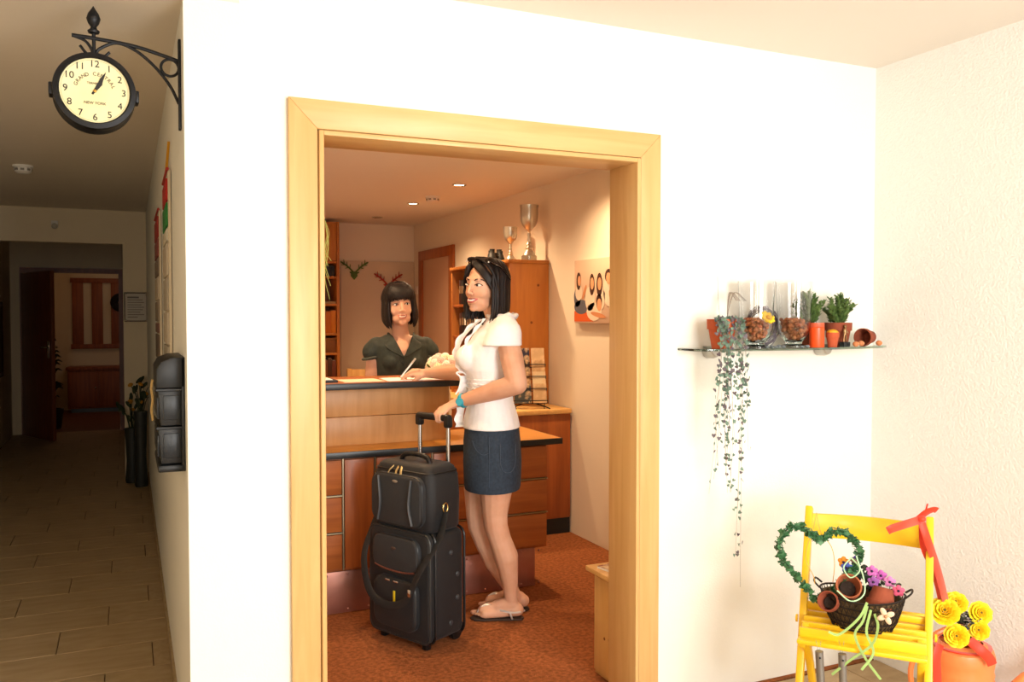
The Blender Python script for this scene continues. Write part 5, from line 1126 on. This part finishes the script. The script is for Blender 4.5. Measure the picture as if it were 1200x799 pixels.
# wristwatch (blue)
BLU = mat('watch_blue', '2AA0B8', .35)
wa = (el_n-wr_n).normalized(); wc0 = wr_n+wa*.03; wt = thing('wristwatch', 'turquoise plastic wristwatch on the left wrist of the customer', 'watch', wc0+PO)
uo = (Sd-wa*Sd.dot(wa)).normalized(); vo = wa.cross(uo).normalized(); 
MB().tube([uo*.0275*math.cos(t)+vo*.031*math.sin(t) for t in (2*math.pi*k/20 for k in range(20))], .0095, 8, closed=True, flat=.25, up=uo).build('strap', BLU, wt)
fq = M3(wa, vo, uo); MB().lathe([(0, -.004), (.017, -.004), (.019, 0), (.019, .006), (.016, .009), (0, .009)], uo*.0275, 26, fq).build('case', BLU, wt); MB().lathe([(0, .0092), (.0135, .0092), (.0135, .0098), (0, .0098)], uo*.0275, 22, fq).build('dial', mat('watch_dial', '4AB8CC', .3), wt)
# sunglasses pushed up in the hair
sgz = thing('sunglasses', 'dark sunglasses pushed up into the hair of the customer', 'sunglasses', HM.translation+PO); DK = mat('sunglass_dark', '0A0A0C', .08, spec=.8); HQ = HM.to_3x3().to_4x4()
for s in (-1, 1):
    MB().ell(HQ @ Vector((s*.036, .045, .117)), (.029, .01, .019), HQ @ Matrix.Rotation(R(55), 4, 'X') @ Matrix.Rotation(s*.25, 4, 'Z'), 16, 10).build('lens', DK, sgz)
    MB().tube(bez([HQ @ Vector((s*.062, .042, .108)), HQ @ Vector((s*.088, .0, .085)), HQ @ Vector((s*.092, -.06, .04))], 5), .0035, 6).build('temple_arm', DK, sgz)
    MB().ell(HQ @ Vector((s*.06, .058, .11)), .0035, seg=8, rings=6).build('lens_glint', mat('lens_glint', 'FFFFFF', .1, metal=.6), sgz)  # small white bead modelled as a glint on the glasses
MB().tube([HQ @ Vector((-.012, .056, .124)), HQ @ Vector((.012, .056, .124))], .004, 6).build('bridge', DK, sgz)
# pen
pa, pb = at(468, 444, 4.17), at(487, 420, 4.2); pn = thing('pen', 'silver ballpoint pen in the writing hand', 'pen', pa); d = pb-pa
MB().tube([Vector((0, 0, 0)), d*.12], [.001, .004], 10).build('tip', CHROME, pn); MB().cyl(d*.12, d, .0045, seg=12).build('barrel', mat('pen_silver', 'E0DCD4', .3, metal=.4), pn); MB().tube([d*.98+Vector((0, -.006, .002)), d*.75+Vector((0, -.006, .002))], .0014, 6).build('clip', CHROME, pn)

# ---------- receptionist behind the counter
PO = at(470, 400, 4.98); PO.z = 0
pr = thing('person', 'smiling person in dark green shirt with black bob behind the counter', 'person', PO)
Fr = (-FWD*.96+_r*.28).normalized(); Sr = Fr.cross(UP).normalized()     # Sr = her right (picture left)
hf = (-FWD*.95+_r*.28).normalized(); hup = (Matrix.Rotation(R(5), 4, hf) @ UP); hx = hf.cross(hup).normalized()
HR_ = M3(hx, hf, hup, w(468, 358, 4.93)) @ Matrix.Diagonal((1.04, 1.0, 1.03, 1))
b = MB(); head(b, HR_); chain(b, [w(470, 398, 4.99), w(469, 385, 4.97), HR_ @ Vector((0, -.018, -.05))], [.055, .047, .048])
def rz_(z, dx=0): c = w(470, 400, 4.99); return Vector((c.x, c.y, z))+Sr*dx
loft(b, [(rz_(.78), .1, .16), (rz_(.9), .105, .165), (rz_(1.02), .08, .12), (rz_(1.14), .095, .14), (rz_(1.2), .095, .15), (rz_(1.25), .075, .15), (rz_(1.285), .05, .08)], Fr, Sr)
for s in (-1, 1):
    sh = rz_(1.225, s*.15); el = sh+Sr*s*.02-Fr*.03-UP*.26; wr = el+Fr*.22-UP*.03-Sr*s*.06
    chain(b, [sh, sh*.5+el*.5, el, el*.6+wr*.4, wr], [.044, .046, .04, .037, .024]); hand(b, wr, (Fr-UP*.12).normalized(), UP, -Sr*s, (12, 20, 18), .92)
    hp_ = rz_(.8, s*.085); kn_ = rz_(.45, s*.085)+Fr*.01; an = rz_(.09, s*.085); chain(b, [hp_, kn_, rz_(.33, s*.085)-Fr*.01, an], [.085, .055, .054, .033]); foot(b, an, Fr, Sr, .02, thumb=s)
body = link('body', remesh(b, .0048, 5), pr); body.data.materials.append(SKIN2)
features(body, HR_, pr, 1.3, (-.002, 0), mat('lips_soft', 'C0685E', .4))
# bob with fringe
h = MB(); rnd = random.Random(5); h.ell(HR_ @ Vector((0, -.02, .04)), (.083, .096, .087), HR_.to_3x3().to_4x4(), 24, 16)
for lay in range(2):
    for k in range(46):
        ph = R(52+(360-104)*k/45)+rnd.uniform(-.03, .03); R_ = 1.13+.08*lay+rnd.uniform(-.015, .015); pts = [(.01*math.sin(ph), .0, .122+.012*lay)]
        for th_ in (28, 52, 78, 98): t = R(th_); pts.append((.073*R_*math.sin(t)*math.sin(ph), -.014+.09*R_*math.sin(t)*math.cos(ph), .036+.081*R_*math.cos(t)))
        x, y = pts[-1][0], pts[-1][1]; fr_ = math.cos(ph); e = -.118-.012*fr_+rnd.uniform(-.006, .006)
        pts += [(x*1.07, y*1.02, -.04), (x*1.04, y*1.0, -.085), (x*.9, y*.95+.006, e)]; lock(h, [HR_ @ Vector(p) for p in pts], .013)
for k in range(19):
    a = (k-9)/9; x = a*.068; lock(h, [HR_ @ Vector(p) for p in [(x*.2, .01, .125), (x*.6, .06, .112), (x*.92, .09-.022*a*a, .078), (x*1.02, .1-.035*a*a, .045), (x*1.03, .099-.037*a*a, .03-.012*abs(a)**3)]], .0115)
h.build('hair', HAIR, pr, angle=80)
# shirt with open collar
SHI = mat('shirt_dark_green', '2C332E', .75, bump=.15, bscale=200, col2='343B35', nscale=40)
s_ = MB(); loft(s_, [(rz_(.8), .125, .18), (rz_(.9), .12, .175), (rz_(1.02), .1, .14), (rz_(1.1), .11, .15), (rz_(1.17), .113, .16), (rz_(1.225), .1, .172), (rz_(1.258), .085, .158), (rz_(1.285), .066, .1), (rz_(1.298), .06, .072)], Fr, Sr)
for s in (-1, 1): s_.ell(rz_(1.135, s*.065)+Fr*.062, (.055, .052, .055)); sh = rz_(1.222, s*.143); s_.caps(sh, sh+Sr*s*.022-UP*.03-Fr*.006, .055, .059)
me = remesh(s_, .005, 5)
bm = bmesh.new(); bm.from_mesh(me); kill = []
for f in bm.faces:
    c = f.calc_center_median()-rz_(0); x = c.dot(Sr); y = c.dot(Fr); z = c.z
    if y > .0 and z > 1.165 and abs(x) < (z-1.165)*.48 or (z > 1.288 and abs(x) < .09): kill.append(f)
bmesh.ops.delete(bm, geom=kill, context='FACES')
bvs = [v for v in bm.verts if v.is_boundary]
for it in range(10):
    new = {v: sum((e.other_vert(v).co for e in v.link_edges if e.is_boundary), Vector())/max(1, sum(e.is_boundary for e in v.link_edges)) for v in bvs}
    for v, c in new.items(): v.co = v.co*.5+c*.5
bm.to_mesh(me); bm.free()
so = link('shirt', me, pr); me.materials.append(SHI)
sm_ = so.modifiers.new('thickness', 'SOLIDIFY'); sm_.thickness = .003; sm_.offset = 0
bv = BVHTree.FromPolygons([v.co for v in me.vertices], [p.vertices[:] for p in me.polygons])
def on(x, z, lift=.004):
    hh = bv.ray_cast(rz_(z, x)+Fr*.5, -Fr); return (hh[0] if hh[0] else rz_(z, x)+Fr*.1)+Fr*lift
for s in (-1, 1):
    ft = [on(s*.004, 1.168), on(s*.03, 1.225), on(s*.055, 1.27), rz_(1.3, s*.07)+Fr*.0]; bk_ = [on(s*.012, 1.165), on(s*.075, 1.2), on(s*.105, 1.235), rz_(1.3, s*.078)-Fr*.02]
    A, B = bez(ft, 4), bez(bk_, 4); MB().rings([[a, b_, b_+Fr*.004+UP*.003, a+Fr*.004+UP*.003] for a, b_ in zip(A, B)]).build('collar_flap', SHI, so, angle=60)
    sh = rz_(1.222, s*.143); ce = sh+Sr*s*.026-UP*.062-Fr*.009; MB().tube([ce+Fr*.054*math.cos(t)+Sr*.052*math.sin(t)-UP*.02*s*math.sin(t)*.6 for t in (2*math.pi*k/20 for k in range(20))], .008, 8, closed=True).build('sleeve_cuff', mat('cuff_olive', '4A4E44', .8), so)
MB().tube([on(0, z, .002) for z in (1.16, 1.12, 1.08, 1.04, 1.0)], .0025, 6).build('placket', SHI, so)
for z in (1.13, 1.07): MB().ell(on(.008, z, .003), (.005, .005, .005), seg=8, rings=6).build('button', BLACK, so)
# trousers
t_ = MB(); loft(t_, [(rz_(.72), .12, .165), (rz_(.85), .122, .172), (rz_(.93), .11, .165)], Fr, Sr)
for s in (-1, 1): chain(t_, [rz_(.78, s*.085), rz_(.45, s*.085)+Fr*.01, rz_(.06, s*.085)], [.095, .072, .065])
link('trousers', remesh(t_, .009, 4), pr).data.materials.append(mat('trousers_black', '1A1A1E', .8))
